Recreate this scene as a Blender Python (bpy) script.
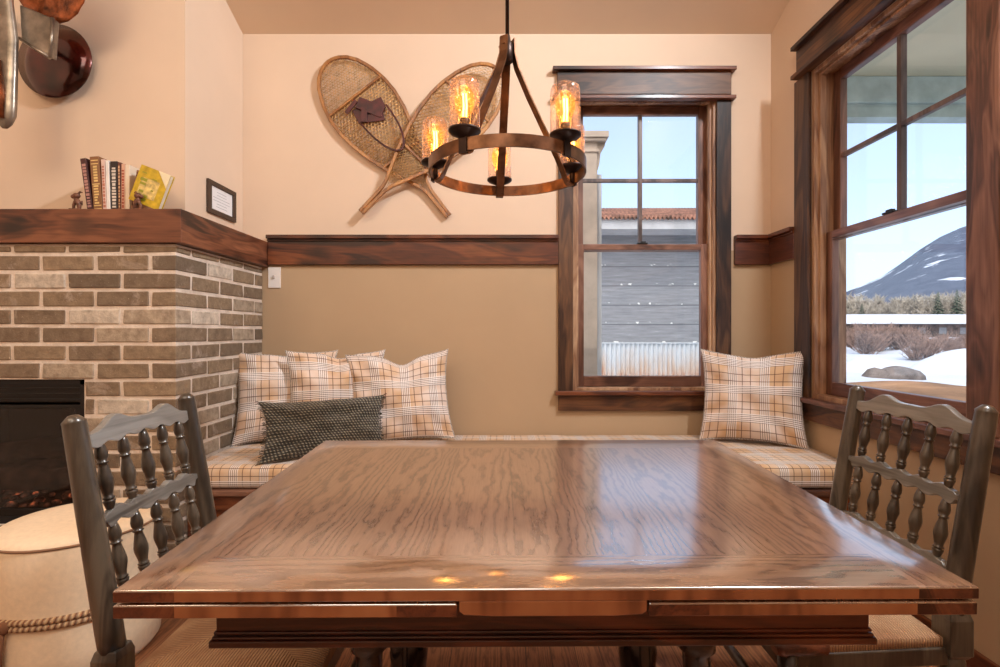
import bpy, math, random
from mathutils import Vector, Matrix, noise
R = math.radians
S = bpy.context.scene
for o in list(bpy.data.objects): bpy.data.objects.remove(o)
COL = S.collection

# ------------------------------------------------------------------ camera, sky, sun, lights, exposure
F = 503.0; CX = 501.0; CY = 332.0; HC = 1.10
def at(x, y, Y):                       # picture point -> world point at distance Y
    return Vector(((x-CX)*Y/F, Y, HC-(y-CY)*Y/F))
cd = bpy.data.cameras.new('camera'); cam = bpy.data.objects.new('camera', cd); COL.objects.link(cam)
cam.location = (0, 0, HC); cam.rotation_euler = (R(90), 0, 0)
cd.sensor_width = 36; cd.lens = F/1000*36; cd.shift_x = -0.001; cd.shift_y = -0.0015
cd.clip_start = .05; cd.clip_end = 2000
S.camera = cam
S.view_settings.view_transform = 'Standard'; S.view_settings.look = 'None'
S.view_settings.gamma = 1; S.view_settings.use_curve_mapping = False
S.view_settings.exposure = 0.0

w = bpy.data.worlds.new('sky'); S.world = w; w.use_nodes = True
nt = w.node_tree; nt.nodes.clear()
sky = nt.nodes.new('ShaderNodeTexSky'); sky.sky_type = 'NISHITA'; sky.sun_disc = False
sky.sun_elevation = R(42); sky.sun_rotation = R(200); sky.air_density = .75; sky.dust_density = 3.0; sky.ozone_density = .6
bg = nt.nodes.new('ShaderNodeBackground'); bg.inputs['Strength'].default_value = 0.46
wo = nt.nodes.new('ShaderNodeOutputWorld')
hz_ = nt.nodes.new('ShaderNodeMix'); hz_.data_type = 'RGBA'; hz_.inputs[0].default_value = .55; hz_.inputs[7].default_value = (1.75, 2.05, 2.3, 1)   # thin high haze
nt.links.new(sky.outputs[0], hz_.inputs[6]); nt.links.new(hz_.outputs[2], bg.inputs[0]); nt.links.new(bg.outputs[0], wo.inputs[0])

def light(kind, name, loc, energy, color, rot=(0, 0, 0), size=1, size_y=None, **kw):
    d = bpy.data.lights.new(name, kind); o = bpy.data.objects.new(name, d); COL.objects.link(o)
    o.location = loc; o.rotation_euler = rot; d.energy = energy; d.color = color
    if kind == 'AREA':
        d.size = size
        if size_y: d.shape = 'RECTANGLE'; d.size_y = size_y
    if kind == 'POINT': d.shadow_soft_size = size
    if kind == 'SUN': d.angle = size
    return o
light('SUN', 'sun', (0, 0, 20), 1.5, (1, .95, .88), (R(35), 0, R(-28)), R(.6))
# unseen warm area lights added to fill the room from behind the camera
light('AREA', 'room_fill_light', (-.5, -1.3, 3.6), 50, (1.0, .87, .74), (R(38), 0, R(5)), 1.8)
light('AREA', 'left_fill_light', (-1.9, -.2, 2.9), 20, (1.0, .76, .52), (R(40), 0, R(8)), .8)
light('AREA', 'cool_fill_light', (1.5, .95, 3.35), 118, (.88, .94, 1.0), (0, R(62), 0), .2, .5)  # added cool fill with no window behind it, whitens the chimney side

# ------------------------------------------------------------------ mesh helpers
class MB:
    def __init__(s): s.v = []; s.f = []; s.m = []; s.c = []; s.smooth = []; s.uv = []
    def face(s, idx, m=0, c=None, sm=False, uv=None):
        s.f.append(tuple(idx)); s.m.append(m); s.c.append(c); s.smooth.append(sm); s.uv.append(uv)
    def add(s, verts, faces, m=0, c=None, sm=False):
        b = len(s.v); s.v += [Vector(p) for p in verts]
        for f in faces: s.face([b+i for i in f], m, c, sm)
        return b
    def box(s, x0, x1, y0, y1, z0, z1, m=0, c=None, jit=0):
        if x0 > x1: x0, x1 = x1, x0
        if y0 > y1: y0, y1 = y1, y0
        if z0 > z1: z0, z1 = z1, z0
        j = lambda: random.uniform(-jit, jit) if jit else 0
        vs = [(x+j(), y+j(), z+j()) for z in (z0, z1) for y in (y0, y1) for x in (x0, x1)]
        s.add(vs, [(0,2,3,1),(4,5,7,6),(0,1,5,4),(2,6,7,3),(0,4,6,2),(1,3,7,5)], m, c)
        return s
    def obox(s, M, hx, hy, hz, m=0):
        vs = [M @ Vector((x, y, z)) for z in (-hz, hz) for y in (-hy, hy) for x in (-hx, hx)]
        s.add(vs, [(0,2,3,1),(4,5,7,6),(0,1,5,4),(2,6,7,3),(0,4,6,2),(1,3,7,5)], m)
        return s
    def bar(s, p0, p1, wid, thk, up=(0, 0, 1), m=0):
        p0 = Vector(p0); p1 = Vector(p1); d = (p1-p0); L = d.length; d.normalize()
        u = Vector(up); a = d.cross(u)
        if a.length < 1e-4: a = d.cross(Vector((1, 0, 0)))
        a.normalize(); b = a.cross(d)
        M = Matrix((a, b, d)).transposed().to_4x4(); M.translation = (p0+p1)/2
        return s.obox(M, wid/2, thk/2, L/2, m)
    def rings(s, rings, m=0, cap=True, closed=False, sm=True, c=None):
        n = len(rings[0]); b = len(s.v)
        for r in rings: s.v += [Vector(p) for p in r]
        k = len(rings)
        for i in range(k if closed else k-1):
            i2 = (i+1) % k
            for j in range(n):
                j2 = (j+1) % n
                s.face((b+i*n+j, b+i*n+j2, b+i2*n+j2, b+i2*n+j), m, c, sm)
        if cap and not closed:
            s.face([b+j for j in range(n)][::-1], m, c, False)
            s.face([b+(k-1)*n+j for j in range(n)], m, c, False)
        return s
    def lathe(s, prof, p0, p1=None, n=20, m=0, sm=True, c=None):
        """prof: list of (radius, t) with t in metres along p0->p1 (or +z when p1 is None)"""
        p0 = Vector(p0); d = Vector((0, 0, 1)) if p1 is None else (Vector(p1)-p0).normalized()
        a = d.orthogonal().normalized() if abs(d.z) < .999 else Vector((1, 0, 0)); b = d.cross(a)
        rs = [[p0+d*t+a*(r*math.cos(2*math.pi*j/n))+b*(r*math.sin(2*math.pi*j/n)) for j in range(n)] for r, t in prof]
        return s.rings(rs, m, True, False, sm, c)
    def tube(s, path, r, n=8, m=0, closed=False, flat=None, c=None):
        """flat=(w,t,up): rectangular-ish section"""
        P = [Vector(p) for p in path]; k = len(P); rs = []
        pa = None
        for i in range(k):
            if closed: d = P[(i+1) % k]-P[i-1]
            else: d = P[min(i+1, k-1)]-P[max(i-1, 0)]
            if d.length < 1e-9: d = Vector((0, 0, 1))
            d.normalize()
            if flat:
                u = Vector(flat[2]); a = d.cross(u); a.normalize(); b = a.cross(d)
                w_, t_ = flat[0]/2, flat[1]/2
                rs.append([P[i]+a*w_+b*t_, P[i]-a*w_+b*t_, P[i]-a*w_-b*t_, P[i]+a*w_-b*t_])
            else:
                if pa is None: a = d.orthogonal().normalized()
                else:
                    a = pa-d*pa.dot(d)
                    a = a.normalized() if a.length > 1e-6 else d.orthogonal().normalized()
                pa = a; b = d.cross(a)
                rr = r[i] if isinstance(r, (list, tuple)) else r
                rs.append([P[i]+a*(rr*math.cos(2*math.pi*j/n))+b*(rr*math.sin(2*math.pi*j/n)) for j in range(n)])
        return s.rings(rs, m, True, closed, not flat, c)
    def prism(s, pts, z0, z1, axis='z', m=0):
        n = len(pts)
        def q(p, z):
            return {'z': (p[0], p[1], z), 'y': (p[0], z, p[1]), 'x': (z, p[0], p[1])}[axis]
        s.add([q(p, z0) for p in pts]+[q(p, z1) for p in pts],
              [tuple(range(n))[::-1], tuple(range(n, 2*n))]+[(i, (i+1) % n, n+(i+1) % n, n+i) for i in range(n)], m)
        return s
    def sphere(s, c, r, n=12, k=8, m=0, sc=(1, 1, 1)):
        c = Vector(c); rs = []
        for i in range(k+1):
            a = math.pi*(i+.02)/(k+.04)
            rs.append([c+Vector((sc[0]*r*math.sin(a)*math.cos(2*math.pi*j/n), sc[1]*r*math.sin(a)*math.sin(2*math.pi*j/n), -sc[2]*r*math.cos(a))) for j in range(n)])
        return s.rings(rs, m)
    def xf(s, fn):
        s.v = [Vector(fn(p)) for p in s.v]; return s
    def build(s, name, mats, parent=None, bevel=0, seg=2, origin=None, subsurf=0):
        if not isinstance(mats, (list, tuple)): mats = [mats]
        if parent is not None:
            org = wloc(parent); loc = Vector((0, 0, 0))
        else:
            if origin is None:
                xs = [p.x for p in s.v]; ys = [p.y for p in s.v]; zs = [p.z for p in s.v]
                org = Vector(((min(xs)+max(xs))/2, (min(ys)+max(ys))/2, min(zs)))
            else: org = Vector(origin)
            loc = org
        me = bpy.data.meshes.new(name)
        me.from_pydata([tuple(p-org) for p in s.v], [], s.f)
        for mt in mats: me.materials.append(mt)
        for p, m_, sm in zip(me.polygons, s.m, s.smooth): p.material_index = m_; p.use_smooth = sm
        if any(c is not None for c in s.c):
            ca = me.color_attributes.new('tint', 'FLOAT_COLOR', 'CORNER')
            for p, c in zip(me.polygons, s.c):
                for li in p.loop_indices: ca.data[li].color = (*(c or (.5, .5, .5)), 1)
        if any(u is not None for u in s.uv):
            ul = me.uv_layers.new(name='UVMap')
            for p, u in zip(me.polygons, s.uv):
                if u:
                    for li, q in zip(p.loop_indices, u): ul.data[li].uv = q
        me.update()
        o = bpy.data.objects.new(name, me); COL.objects.link(o); o.location = loc
        if parent is not None: o.parent = parent
        if bevel:
            b = o.modifiers.new('bevel', 'BEVEL'); b.width = bevel; b.segments = seg; b.limit_method = 'ANGLE'; b.angle_limit = R(40)
        if subsurf:
            b = o.modifiers.new('sub', 'SUBSURF'); b.levels = subsurf; b.render_levels = subsurf
        return o
def wloc(o):
    v = Vector((0, 0, 0))
    while o is not None: v += Vector(o.location); o = o.parent
    return v
def thing(name, label, cat, loc, group=None):
    o = bpy.data.objects.new(name, None); COL.objects.link(o); o.location = loc; o.empty_display_size = .1
    return tag(o, label, cat, group)
def tag(o, label, cat, group=None, kind=None):
    o['label'] = label; o['category'] = cat
    if group: o['group'] = group
    if kind: o['kind'] = kind
    return o
def struct(o): o['kind'] = 'structure'; return o

# ------------------------------------------------------------------ material helpers
def srgb(r, g, b):
    f = lambda c: (c/255/12.92) if c/255 <= .04045 else ((c/255+.055)/1.055)**2.4
    return (f(r), f(g), f(b), 1)
class NT:
    def __init__(s, name):
        s.mat = bpy.data.materials.new(name); s.mat.use_nodes = True
        s.t = s.mat.node_tree; s.t.nodes.clear()
        s.out = s.t.nodes.new('ShaderNodeOutputMaterial')
        s.b = s.t.nodes.new('ShaderNodeBsdfPrincipled'); s.t.links.new(s.b.outputs[0], s.out.inputs[0])
    def set(s, node, key, val):
        if val is None: return
        sk = node.inputs[key]
        if isinstance(val, bpy.types.NodeSocket): s.t.links.new(val, sk)
        else: sk.default_value = val
    def n(s, typ, props=None, **ins):
        nd = s.t.nodes.new('ShaderNode'+typ)
        for k, v in (props or {}).items(): setattr(nd, k, v)
        for k, v in ins.items(): s.set(nd, k.replace('_', ' '), v)
        return nd
    def math(s, op, a, b=None, c=None, clamp=False):
        nd = s.t.nodes.new('ShaderNodeMath'); nd.operation = op; nd.use_clamp = clamp
        for i, v in enumerate((a, b, c)):
            if v is not None: s.set(nd, i, v)
        return nd.outputs[0]
    def coord(s, kind='Object', scale=(1, 1, 1), loc=(0, 0, 0), rot=(0, 0, 0)):
        tc = s.t.nodes.new('ShaderNodeTexCoord'); mp = s.t.nodes.new('ShaderNodeMapping')
        s.t.links.new(tc.outputs[kind], mp.inputs['Vector'])
        mp.inputs['Scale'].default_value = scale; mp.inputs['Location'].default_value = loc; mp.inputs['Rotation'].default_value = rot
        return mp.outputs[0]
    def noise(s, vec, scale, detail=4, rough=.55, dist=0):
        nd = s.n('TexNoise', Scale=scale, Detail=detail, Roughness=rough, Distortion=dist); s.t.links.new(vec, nd.inputs['Vector'])
        return nd.outputs['Fac']
    def ramp(s, fac, stops, interp='LINEAR'):
        nd = s.t.nodes.new('ShaderNodeValToRGB'); nd.color_ramp.interpolation = interp
        cr = nd.color_ramp
        while len(cr.elements) < len(stops): cr.elements.new(.5)
        for e, (p, c) in zip(cr.elements, stops):
            e.position = p; e.color = c if len(c) == 4 else (*c, 1)
        s.t.links.new(fac, nd.inputs[0]); return nd.outputs[0]
    def mix(s, fac, a, b, mode='MIX'):
        nd = s.t.nodes.new('ShaderNodeMix'); nd.data_type = 'RGBA'; nd.blend_type = mode
        s.set(nd, 0, fac); s.set(nd, 6, a); s.set(nd, 7, b); return nd.outputs[2]
    def bump(s, h, strength=.3, dist=.01):
        nd = s.n('Bump', Strength=strength, Distance=dist); s.t.links.new(h, nd.inputs['Height'])
        s.t.links.new(nd.outputs[0], s.b.inputs['Normal']); return nd
    def done(s, color=None, rough=.6, metal=0, spec=None, coat=0, coat_ior=None, coat_rough=.1, ior=None, emit=None, emit_s=0, sheen=0):
        s.set(s.b, 'Base Color', color); s.set(s.b, 'Roughness', rough); s.set(s.b, 'Metallic', metal)
        if spec is not None: s.b.inputs['Specular IOR Level'].default_value = spec
        if coat: s.b.inputs['Coat Weight'].default_value = coat; s.b.inputs['Coat Roughness'].default_value = coat_rough
        if coat_ior: s.b.inputs['Coat IOR'].default_value = coat_ior
        if ior: s.b.inputs['IOR'].default_value = ior
        if emit: s.set(s.b, 'Emission Color', emit); s.b.inputs['Emission Strength'].default_value = emit_s
        if sheen: s.b.inputs['Sheen Weight'].default_value = sheen
        return s.mat
def plain(name, c, rough=.6, metal=0, var=.12, scale=8, bump=0, **kw):
    t = NT(name); v = t.coord(); f = t.noise(v, scale, 5)
    c2 = tuple(x*(1-var*2) for x in c[:3])+(1,); c3 = tuple(min(1, x*(1+var)) for x in c[:3])+(1,)
    col = t.ramp(f, [(.3, c2), (.7, c3)])
    if bump: t.bump(t.noise(v, scale*6, 5), bump, .004)
    return t.done(col, rough, metal, **kw)
def wood(name, dark, mid, light, axis='X', scale=1.0, rough=.45, knots=True, rotz=0, coat=0, coat_rough=.2):
    t = NT(name)
    st = {'X': (.18, 1, 1), 'Y': (1, .18, 1), 'Z': (1, 1, .18)}[axis]
    v = t.coord(scale=tuple(a*scale for a in st))
    big = t.noise(v, 5, 3, .5, 1.2)
    fine = t.noise(t.coord(scale=tuple(a*scale for a in {'X': (.04, 1, 1), 'Y': (1, .04, 1), 'Z': (1, 1, .04)}[axis])), 130, 3, .6)
    band = t.math('FRACT', t.math('MULTIPLY', big, 9.0))
    band = t.math('ABSOLUTE', t.math('SUBTRACT', band, .5))
    f = t.math('ADD', t.math('MULTIPLY', big, .75), t.math('ADD', t.math('MULTIPLY', band, .22), t.math('MULTIPLY', fine, .22)))
    col = t.ramp(f, [(.42, dark), (.54, mid), (.70, light)])
    if knots:
        kv = t.coord(scale=tuple(a*scale for a in {'X': (.55, 1, 1), 'Y': (1, .55, 1), 'Z': (1, 1, .55)}[axis]))
        vo = t.n('TexVoronoi', Scale=5.5, Randomness=1.0); t.t.links.new(kv, vo.inputs['Vector'])
        kd = t.math('ADD', vo.outputs['Distance'], t.math('MULTIPLY', t.math('SUBTRACT', t.noise(kv, 18), .5), .16))
        kf = t.ramp(kd, [(.08, (1, 1, 1, 1)), (.30, (0, 0, 0, 1))])
        col = t.mix(t.math('MULTIPLY', kf, .85), col, tuple(x*.3 for x in dark[:3])+(1,))
    t.bump(fine, .12, .003)
    return t.done(col, rough, coat=coat, coat_rough=coat_rough)
def planks(name, dark, mid, light, along='Y', width=.12, rough=.4, freq=26, coat=0, coat_ior=None, coat_rough=.1, line=.6, offs=0.0, spec=None):
    """boards running along an axis, flat-sawn cathedral grain"""
    t = NT(name); v = t.coord()
    sp = t.n('SeparateXYZ'); t.t.links.new(v, sp.inputs[0])
    a, b = (sp.outputs[0], sp.outputs[1]) if along == 'Y' else (sp.outputs[1], sp.outputs[0])
    q = t.math('ADD', t.math('DIVIDE', a, width), 100.0+offs)
    idx = t.math('FLOOR', q); loc = t.math('SUBTRACT', t.math('FRACT', q), .5)
    wn = t.n('TexWhiteNoise', {'noise_dimensions': '1D'}); t.t.links.new(idx, wn.inputs['W']); rnd = wn.outputs['Value']
    wn2 = t.n('TexWhiteNoise', {'noise_dimensions': '1D'}); t.t.links.new(t.math('ADD', idx, 57.3), wn2.inputs['W']); rnd2 = wn2.outputs['Value']
    loc = t.math('ADD', loc, t.math('MULTIPLY', t.math('SUBTRACT', rnd2, .5), .7))
    cb = t.n('CombineXYZ')
    t.t.links.new(t.math('MULTIPLY', loc, 1.3), cb.inputs[0])
    t.t.links.new(t.math('ADD', t.math('MULTIPLY', b, 2.2), t.math('MULTIPLY', rnd, 40)), cb.inputs[1])
    t.t.links.new(t.math('MULTIPLY', idx, 3.7), cb.inputs[2])
    nz = t.noise(cb.outputs[0], 2.6, 4, .6)
    sgn = t.math('SUBTRACT', t.math('MULTIPLY', t.math('GREATER_THAN', rnd, .5), 2), 1)
    val = t.math('ADD', t.math('MULTIPLY', t.math('MULTIPLY', loc, loc), 2.6),
                 t.math('ADD', t.math('MULTIPLY', t.math('MULTIPLY', b, sgn), .55), t.math('MULTIPLY', nz, .95)))
    s_ = t.math('SINE', t.math('MULTIPLY', val, freq))
    s_ = t.math('MULTIPLY', t.math('ADD', s_, 1), .5); s_ = t.math('POWER', s_, 2.6)
    cb2 = t.n('CombineXYZ'); t.t.links.new(a, cb2.inputs[0]); t.t.links.new(t.math('MULTIPLY', b, .04), cb2.inputs[1])
    t.t.links.new(t.math('MULTIPLY', idx, 1.3), cb2.inputs[2])
    pores = t.noise(cb2.outputs[0], 260, 3, .7)
    f = t.math('ADD', t.math('MULTIPLY', s_, .36), t.math('ADD', t.math('MULTIPLY', pores, .62), t.math('MULTIPLY', t.math('SUBTRACT', rnd2, .5), .18)))
    col = t.ramp(f, [(.1, light), (.42, mid), (.85, dark)])
    e = t.math('ABSOLUTE', t.math('SUBTRACT', t.math('FRACT', q), .5))
    seam = t.math('GREATER_THAN', e, .5-.0015/width)
    col = t.mix(t.math('MULTIPLY', seam, line), col, tuple(x*.3 for x in dark[:3])+(1,))
    t.bump(t.math('SUBTRACT', 1, f), .06, .003)
    return t.done(col, rough, coat=coat, coat_ior=coat_ior, coat_rough=coat_rough, spec=spec)
def glassy(name, tint=(1, 1, 1, 1), ior=1.45, rough=.02, spots=False, gain=1.0, milk=0, milkc=None):
    t = NT(name); t.t.nodes.remove(t.b)
    tr = t.n('BsdfTransparent', Color=tint); gl = t.n('BsdfGlossy', Color=(1, 1, 1, 1), Roughness=rough)
    ge = t.n('NewGeometry'); dt = t.n('VectorMath', {'operation': 'DOT_PRODUCT'})
    t.t.links.new(ge.outputs['Normal'], dt.inputs[0]); t.t.links.new(ge.outputs['Incoming'], dt.inputs[1])
    f0 = ((ior-1)/(ior+1))**2
    fac = t.math('MULTIPLY_ADD', t.math('POWER', t.math('SUBTRACT', 1, t.math('ABSOLUTE', dt.outputs['Value']), clamp=True), 5), 1-f0, f0)
    if gain != 1: fac = t.math('MULTIPLY', fac, gain, clamp=True)
    if spots:
        v = t.coord(); vo = t.n('TexVoronoi', Scale=130.0); t.t.links.new(v, vo.inputs['Vector'])
        sp = t.math('LESS_THAN', vo.outputs['Distance'], .28)
        df = t.n('BsdfTranslucent', Color=srgb(255, 222, 214)); m0 = t.n('MixShader')
        t.t.links.new(t.math('ADD', t.math('MULTIPLY', sp, .24), .06), m0.inputs[0]); t.t.links.new(tr.outputs[0], m0.inputs[1]); t.t.links.new(df.outputs[0], m0.inputs[2])
        base = m0.outputs[0]
    elif milk:
        df = t.n('BsdfTranslucent', Color=milkc); m0 = t.n('MixShader', Fac=milk); t.t.links.new(tr.outputs[0], m0.inputs[1]); t.t.links.new(df.outputs[0], m0.inputs[2]); base = m0.outputs[0]
    else: base = tr.outputs[0]
    mx = t.n('MixShader'); t.t.links.new(fac, mx.inputs[0]); t.t.links.new(base, mx.inputs[1]); t.t.links.new(gl.outputs[0], mx.inputs[2])
    t.t.links.new(mx.outputs[0], t.out.inputs[0]); return t.mat
def plaid(name, k=1.0, tan=srgb(206, 168, 130), cream=srgb(230, 218, 212), swap=False):
    t = NT(name); v = t.coord('UV', scale=(k, k, 1))
    sp = t.n('SeparateXYZ'); t.t.links.new(v, sp.inputs[0])
    masks = []
    for ax in (0, 1):
        u = t.math('FRACT', sp.outputs[ax])
        zone = t.math('LESS_THAN', t.math('ABSOLUTE', t.math('SUBTRACT', u, .25)), .155)     # striped zone
        fine = t.math('FRACT', t.math('MULTIPLY', u, 16))
        wl = t.math('MULTIPLY', zone, t.math('LESS_THAN', fine, .5))
        dl = t.math('MULTIPLY', zone, t.math('GREATER_THAN', fine, .64))
        l1 = t.math('LESS_THAN', t.math('ABSOLUTE', t.math('SUBTRACT', u, .56)), .014)
        l3 = t.math('LESS_THAN', t.math('ABSOLUTE', t.math('SUBTRACT', u, .82)), .014)
        masks.append((zone, wl, dl, t.math('MAXIMUM', l1, l3)))
    nb_ = t.ramp(t.noise(t.coord('UV'), .9, 2), [(.36, (0, 0, 0, 1)), (.6, (1, 1, 1, 1))])
    col = t.mix(t.math('MULTIPLY', nb_, .7), tan, cream)
    white = srgb(240, 234, 232); dark = srgb(74, 58, 56)
    for zi, (z, wl, dl, ln) in enumerate(masks):
        col = t.mix(t.math('MULTIPLY', wl, .78), col, white)
        col = t.mix(t.math('MULTIPLY', dl, .62), col, dark)
        col = t.mix(t.math('MULTIPLY', ln, .8), col, srgb(96, 60, 42))
    big = t.noise(t.coord('UV'), 3.0, 2)
    t.bump(t.noise(t.coord('UV', scale=(1, 1, 1)), 160, 2), .15, .002)
    return t.done(col, .9, sheen=.2)

K = srgb
M = {}
M['wall_up'] = plain('warm_plaster', K(221, 196, 172), .85, var=.02, scale=2.5, bump=.05)
M['wall_low'] = plain('olive_tan_plaster', K(184, 156, 124), .85, var=.02, scale=2.5, bump=.05)
M['ceil'] = plain('ceiling_plaster', K(228, 204, 178), .9, var=.02, scale=2)
M['trim_x'] = wood('alder_stained_x', K(36, 18, 10), K(74, 42, 24), K(118, 76, 44), 'X')
M['trim_y'] = wood('alder_stained_y', K(36, 18, 10), K(74, 42, 24), K(118, 76, 44), 'Y')
M['trim_z'] = wood('alder_stained_z', K(34, 18, 10), K(72, 46, 30), K(116, 80, 52), 'Z')
M['rail_x'] = wood('red_brown_rail', K(46, 18, 8), K(92, 44, 22), K(132, 74, 40), 'X', coat=.3)
M['rail_y'] = wood('red_brown_rail_y', K(46, 18, 8), K(92, 44, 22), K(132, 74, 40), 'Y', coat=.3)
M['head_x'] = wood('alder_head', K(40, 24, 16), K(80, 52, 34), K(114, 80, 54), 'X')
M['sash'] = wood('window_sash_wood', K(58, 32, 22), K(104, 66, 50), K(146, 104, 84), 'Z', knots=False, coat=.35)
M['sash_x'] = wood('window_sash_wood_x', K(62, 34, 24), K(108, 70, 52), K(148, 106, 86), 'X', knots=False, coat=.35)
M['sash_y'] = wood('window_sash_wood_y', K(60, 32, 24), K(106, 66, 54), K(150, 108, 92), 'Y', knots=False, coat=.35)
M['muntin'] = wood('window_muntin_backlit', K(70, 56, 52), K(104, 86, 80), K(134, 114, 106), 'Z', knots=False)  # greyer than the sash: backlit tone put into the wood colour
M['jamb'] = wood('window_jamb_wood', K(104, 68, 46), K(160, 120, 90), K(204, 168, 134), 'Z', knots=False)
M['mantel'] = wood('mantel_wood', K(40, 18, 9), K(92, 48, 28), K(130, 78, 50), 'X', knots=True, coat=.2)
M['mantel_y'] = wood('mantel_wood_y', K(48, 24, 13), K(106, 60, 38), K(150, 96, 66), 'Y', knots=True, coat=.2)
M['oak_y'] = planks('table_oak_y', K(76, 50, 36), K(126, 92, 70), K(150, 114, 90), 'Y', .145, .3, 24, coat=1, coat_ior=4.0, coat_rough=.13, line=.35, offs=.3)
M['oak_x'] = planks('table_oak_x', K(76, 50, 36), K(128, 94, 70), K(152, 116, 90), 'X', .13, .3, 24, coat=1, coat_ior=4.0, coat_rough=.13, line=.3, offs=.45)
M['oak_edge'] = planks('table_oak_edge', K(104, 56, 32), K(156, 96, 60), K(182, 122, 80), 'X', .2, .35, 30, coat=.5, coat_rough=.2, line=0)
M['oak_end'] = wood('table_oak_end_grain', K(60, 26, 14), K(98, 50, 30), K(122, 68, 42), 'Y', 2, .35, knots=False, coat=.5)
M['apron'] = wood('table_apron_wood', K(60, 26, 12), K(108, 54, 30), K(142, 80, 48), 'X', 1, .3, knots=False, coat=.5)
M['dark_turned'] = plain('dark_polished_wood', K(34, 22, 20), .22, var=.2, coat=.8)
M['floor'] = planks('floor_oak', K(80, 44, 26), K(132, 84, 54), K(164, 112, 74), 'Y', .085, .4, 22, coat=.3, coat_rough=.25, line=.8)
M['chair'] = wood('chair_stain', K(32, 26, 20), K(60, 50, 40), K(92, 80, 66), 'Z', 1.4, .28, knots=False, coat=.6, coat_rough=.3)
M['chair_sheen'] = wood('chair_stain_sheen', K(76, 72, 66), K(112, 108, 102), K(142, 138, 132), 'Y', 1.4, .3, knots=False, coat=.7, coat_rough=.28)  # paler copy of the stain, sky sheen on the rails put into its colour
M['chair_block'] = wood('chair_corner_wood', K(70, 32, 20), K(122, 66, 42), K(150, 92, 64), 'Y', 1, .3, knots=False, coat=.5)
M['bronze'] = plain('brushed_bronze', K(120, 84, 60), .34, .85, var=.3, scale=20)
M['bronze_dk'] = plain('dark_bronze', K(52, 36, 30), .4, .7, var=.25, scale=20)
M['glass'] = glassy('window_glass', (.98, .99, 1, 1), 1.35, .0)
M['seeded'] = glassy('seeded_glass', (.92, .82, .79, 1), 1.5, .05, spots=True)
M['bulb'] = glassy('bulb_glass', (1, .70, .30, 1), 1.5, .02, milk=.07, milkc=srgb(255, 190, 90))
M['white'] = plain('white_plastic', K(238, 232, 226), .35, var=.02)
M['black'] = plain('black_metal', K(26, 22, 20), .4, .3, var=.2)
M['firebox'] = plain('sooty_black', K(22, 15, 13), .8, var=.4, scale=4)
M['fireglass'] = glassy('fireplace_glass', (.7, .66, .64, 1), 1.45, .01)
t = NT('filament'); M['fil'] = t.done((1, .7, .3, 1), emit=(1, .74, .38, 1), emit_s=11)
t = NT('mortar'); v = t.coord(); M['mortar'] = (t.bump(t.noise(v, 90, 4), .6, .006), t.done(t.ramp(t.noise(v, 14, 5), [(.3, K(206, 188, 172)), (.7, K(236, 222, 208))]), .95))[1]
t = NT('brick'); v = t.coord(); at_ = t.n('VertexColor', {'layer_name': 'tint'})
nz = t.noise(v, 26, 6, .65); nz2 = t.noise(v, 90, 4, .7)
c0 = t.mix(t.math('MULTIPLY', t.ramp(nz, [(.35, (0, 0, 0, 1)), (.7, (1, 1, 1, 1))]), .6), at_.outputs[0], K(88, 68, 52))
wm = t.ramp(t.noise(v, 9, 5, .7, .6), [(.58, (0, 0, 0, 1)), (.78, (1, 1, 1, 1))])
c0 = t.mix(t.math('MULTIPLY', wm, .65), c0, K(206, 190, 176))
sp_ = t.ramp(nz2, [(.62, (0, 0, 0, 1)), (.72, (1, 1, 1, 1))]); c0 = t.mix(t.math('MULTIPLY', sp_, .5), c0, K(214, 196, 172))
t.bump(t.math('ADD', nz, t.math('MULTIPLY', nz2, .6)), .7, .006); M['brick'] = t.done(c0, .92)
M['plaid'] = plaid('plaid_pillow_cloth', 1.0)
M['plaid2'] = plaid('plaid_bench_cloth', 1.0, K(206, 166, 124), K(222, 202, 180))
t = NT('piping'); v = t.coord('UV'); sp0 = t.n('SeparateXYZ'); t.t.links.new(v, sp0.inputs[0])
pf = t.math('GREATER_THAN', t.math('FRACT', t.math('ADD', sp0.outputs[0], sp0.outputs[1])), .5)
M['piping'] = t.done(t.mix(pf, K(70, 56, 50), K(226, 214, 204)), .9)
t = NT('knit'); v = t.coord('UV', scale=(1, 1, 1)); s3 = t.n('SeparateXYZ'); t.t.links.new(v, s3.inputs[0])
u_, v_ = s3.outputs[0], s3.outputs[1]
row = t.math('FLOOR', t.math('MULTIPLY', v_, 32)); uu = t.math('ADD', t.math('MULTIPLY', u_, 26), t.math('ADD', t.math('MULTIPLY', row, .5), t.math('MULTIPLY', t.noise(v, 9, 2), .8)))
fu = t.math('SUBTRACT', t.math('FRACT', uu), .5); fv = t.math('SUBTRACT', t.math('FRACT', t.math('ADD', t.math('MULTIPLY', v_, 32), t.math('MULTIPLY', fu, .5))), .5)
h = t.math('MULTIPLY', t.math('SQRT', t.math('ADD', t.math('MULTIPLY', fu, fu), t.math('MULTIPLY', t.math('MULTIPLY', fv, fv), 1.6))), 1.7)
col = t.ramp(t.math('ADD', h, t.math('MULTIPLY', t.math('SUBTRACT', t.noise(v, 14, 4), .5), .7)), [(.15, K(172, 162, 140)), (.5, K(112, 104, 88)), (.9, K(48, 44, 37))])
t.bump(t.math('SUBTRACT', 1.1, h), .9, .01); M['knit'] = t.done(col, .95, sheen=.2)
t = NT('rush'); v = t.coord(); s3 = t.n('SeparateXYZ'); t.t.links.new(v, s3.inputs[0])
cond = t.math('GREATER_THAN', t.math('ABSOLUTE', s3.outputs[0]), t.math('ABSOLUTE', s3.outputs[1]))
val = t.math('ADD', t.math('MULTIPLY', cond, s3.outputs[1]), t.math('MULTIPLY', t.math('SUBTRACT', 1, cond), s3.outputs[0]))
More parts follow.
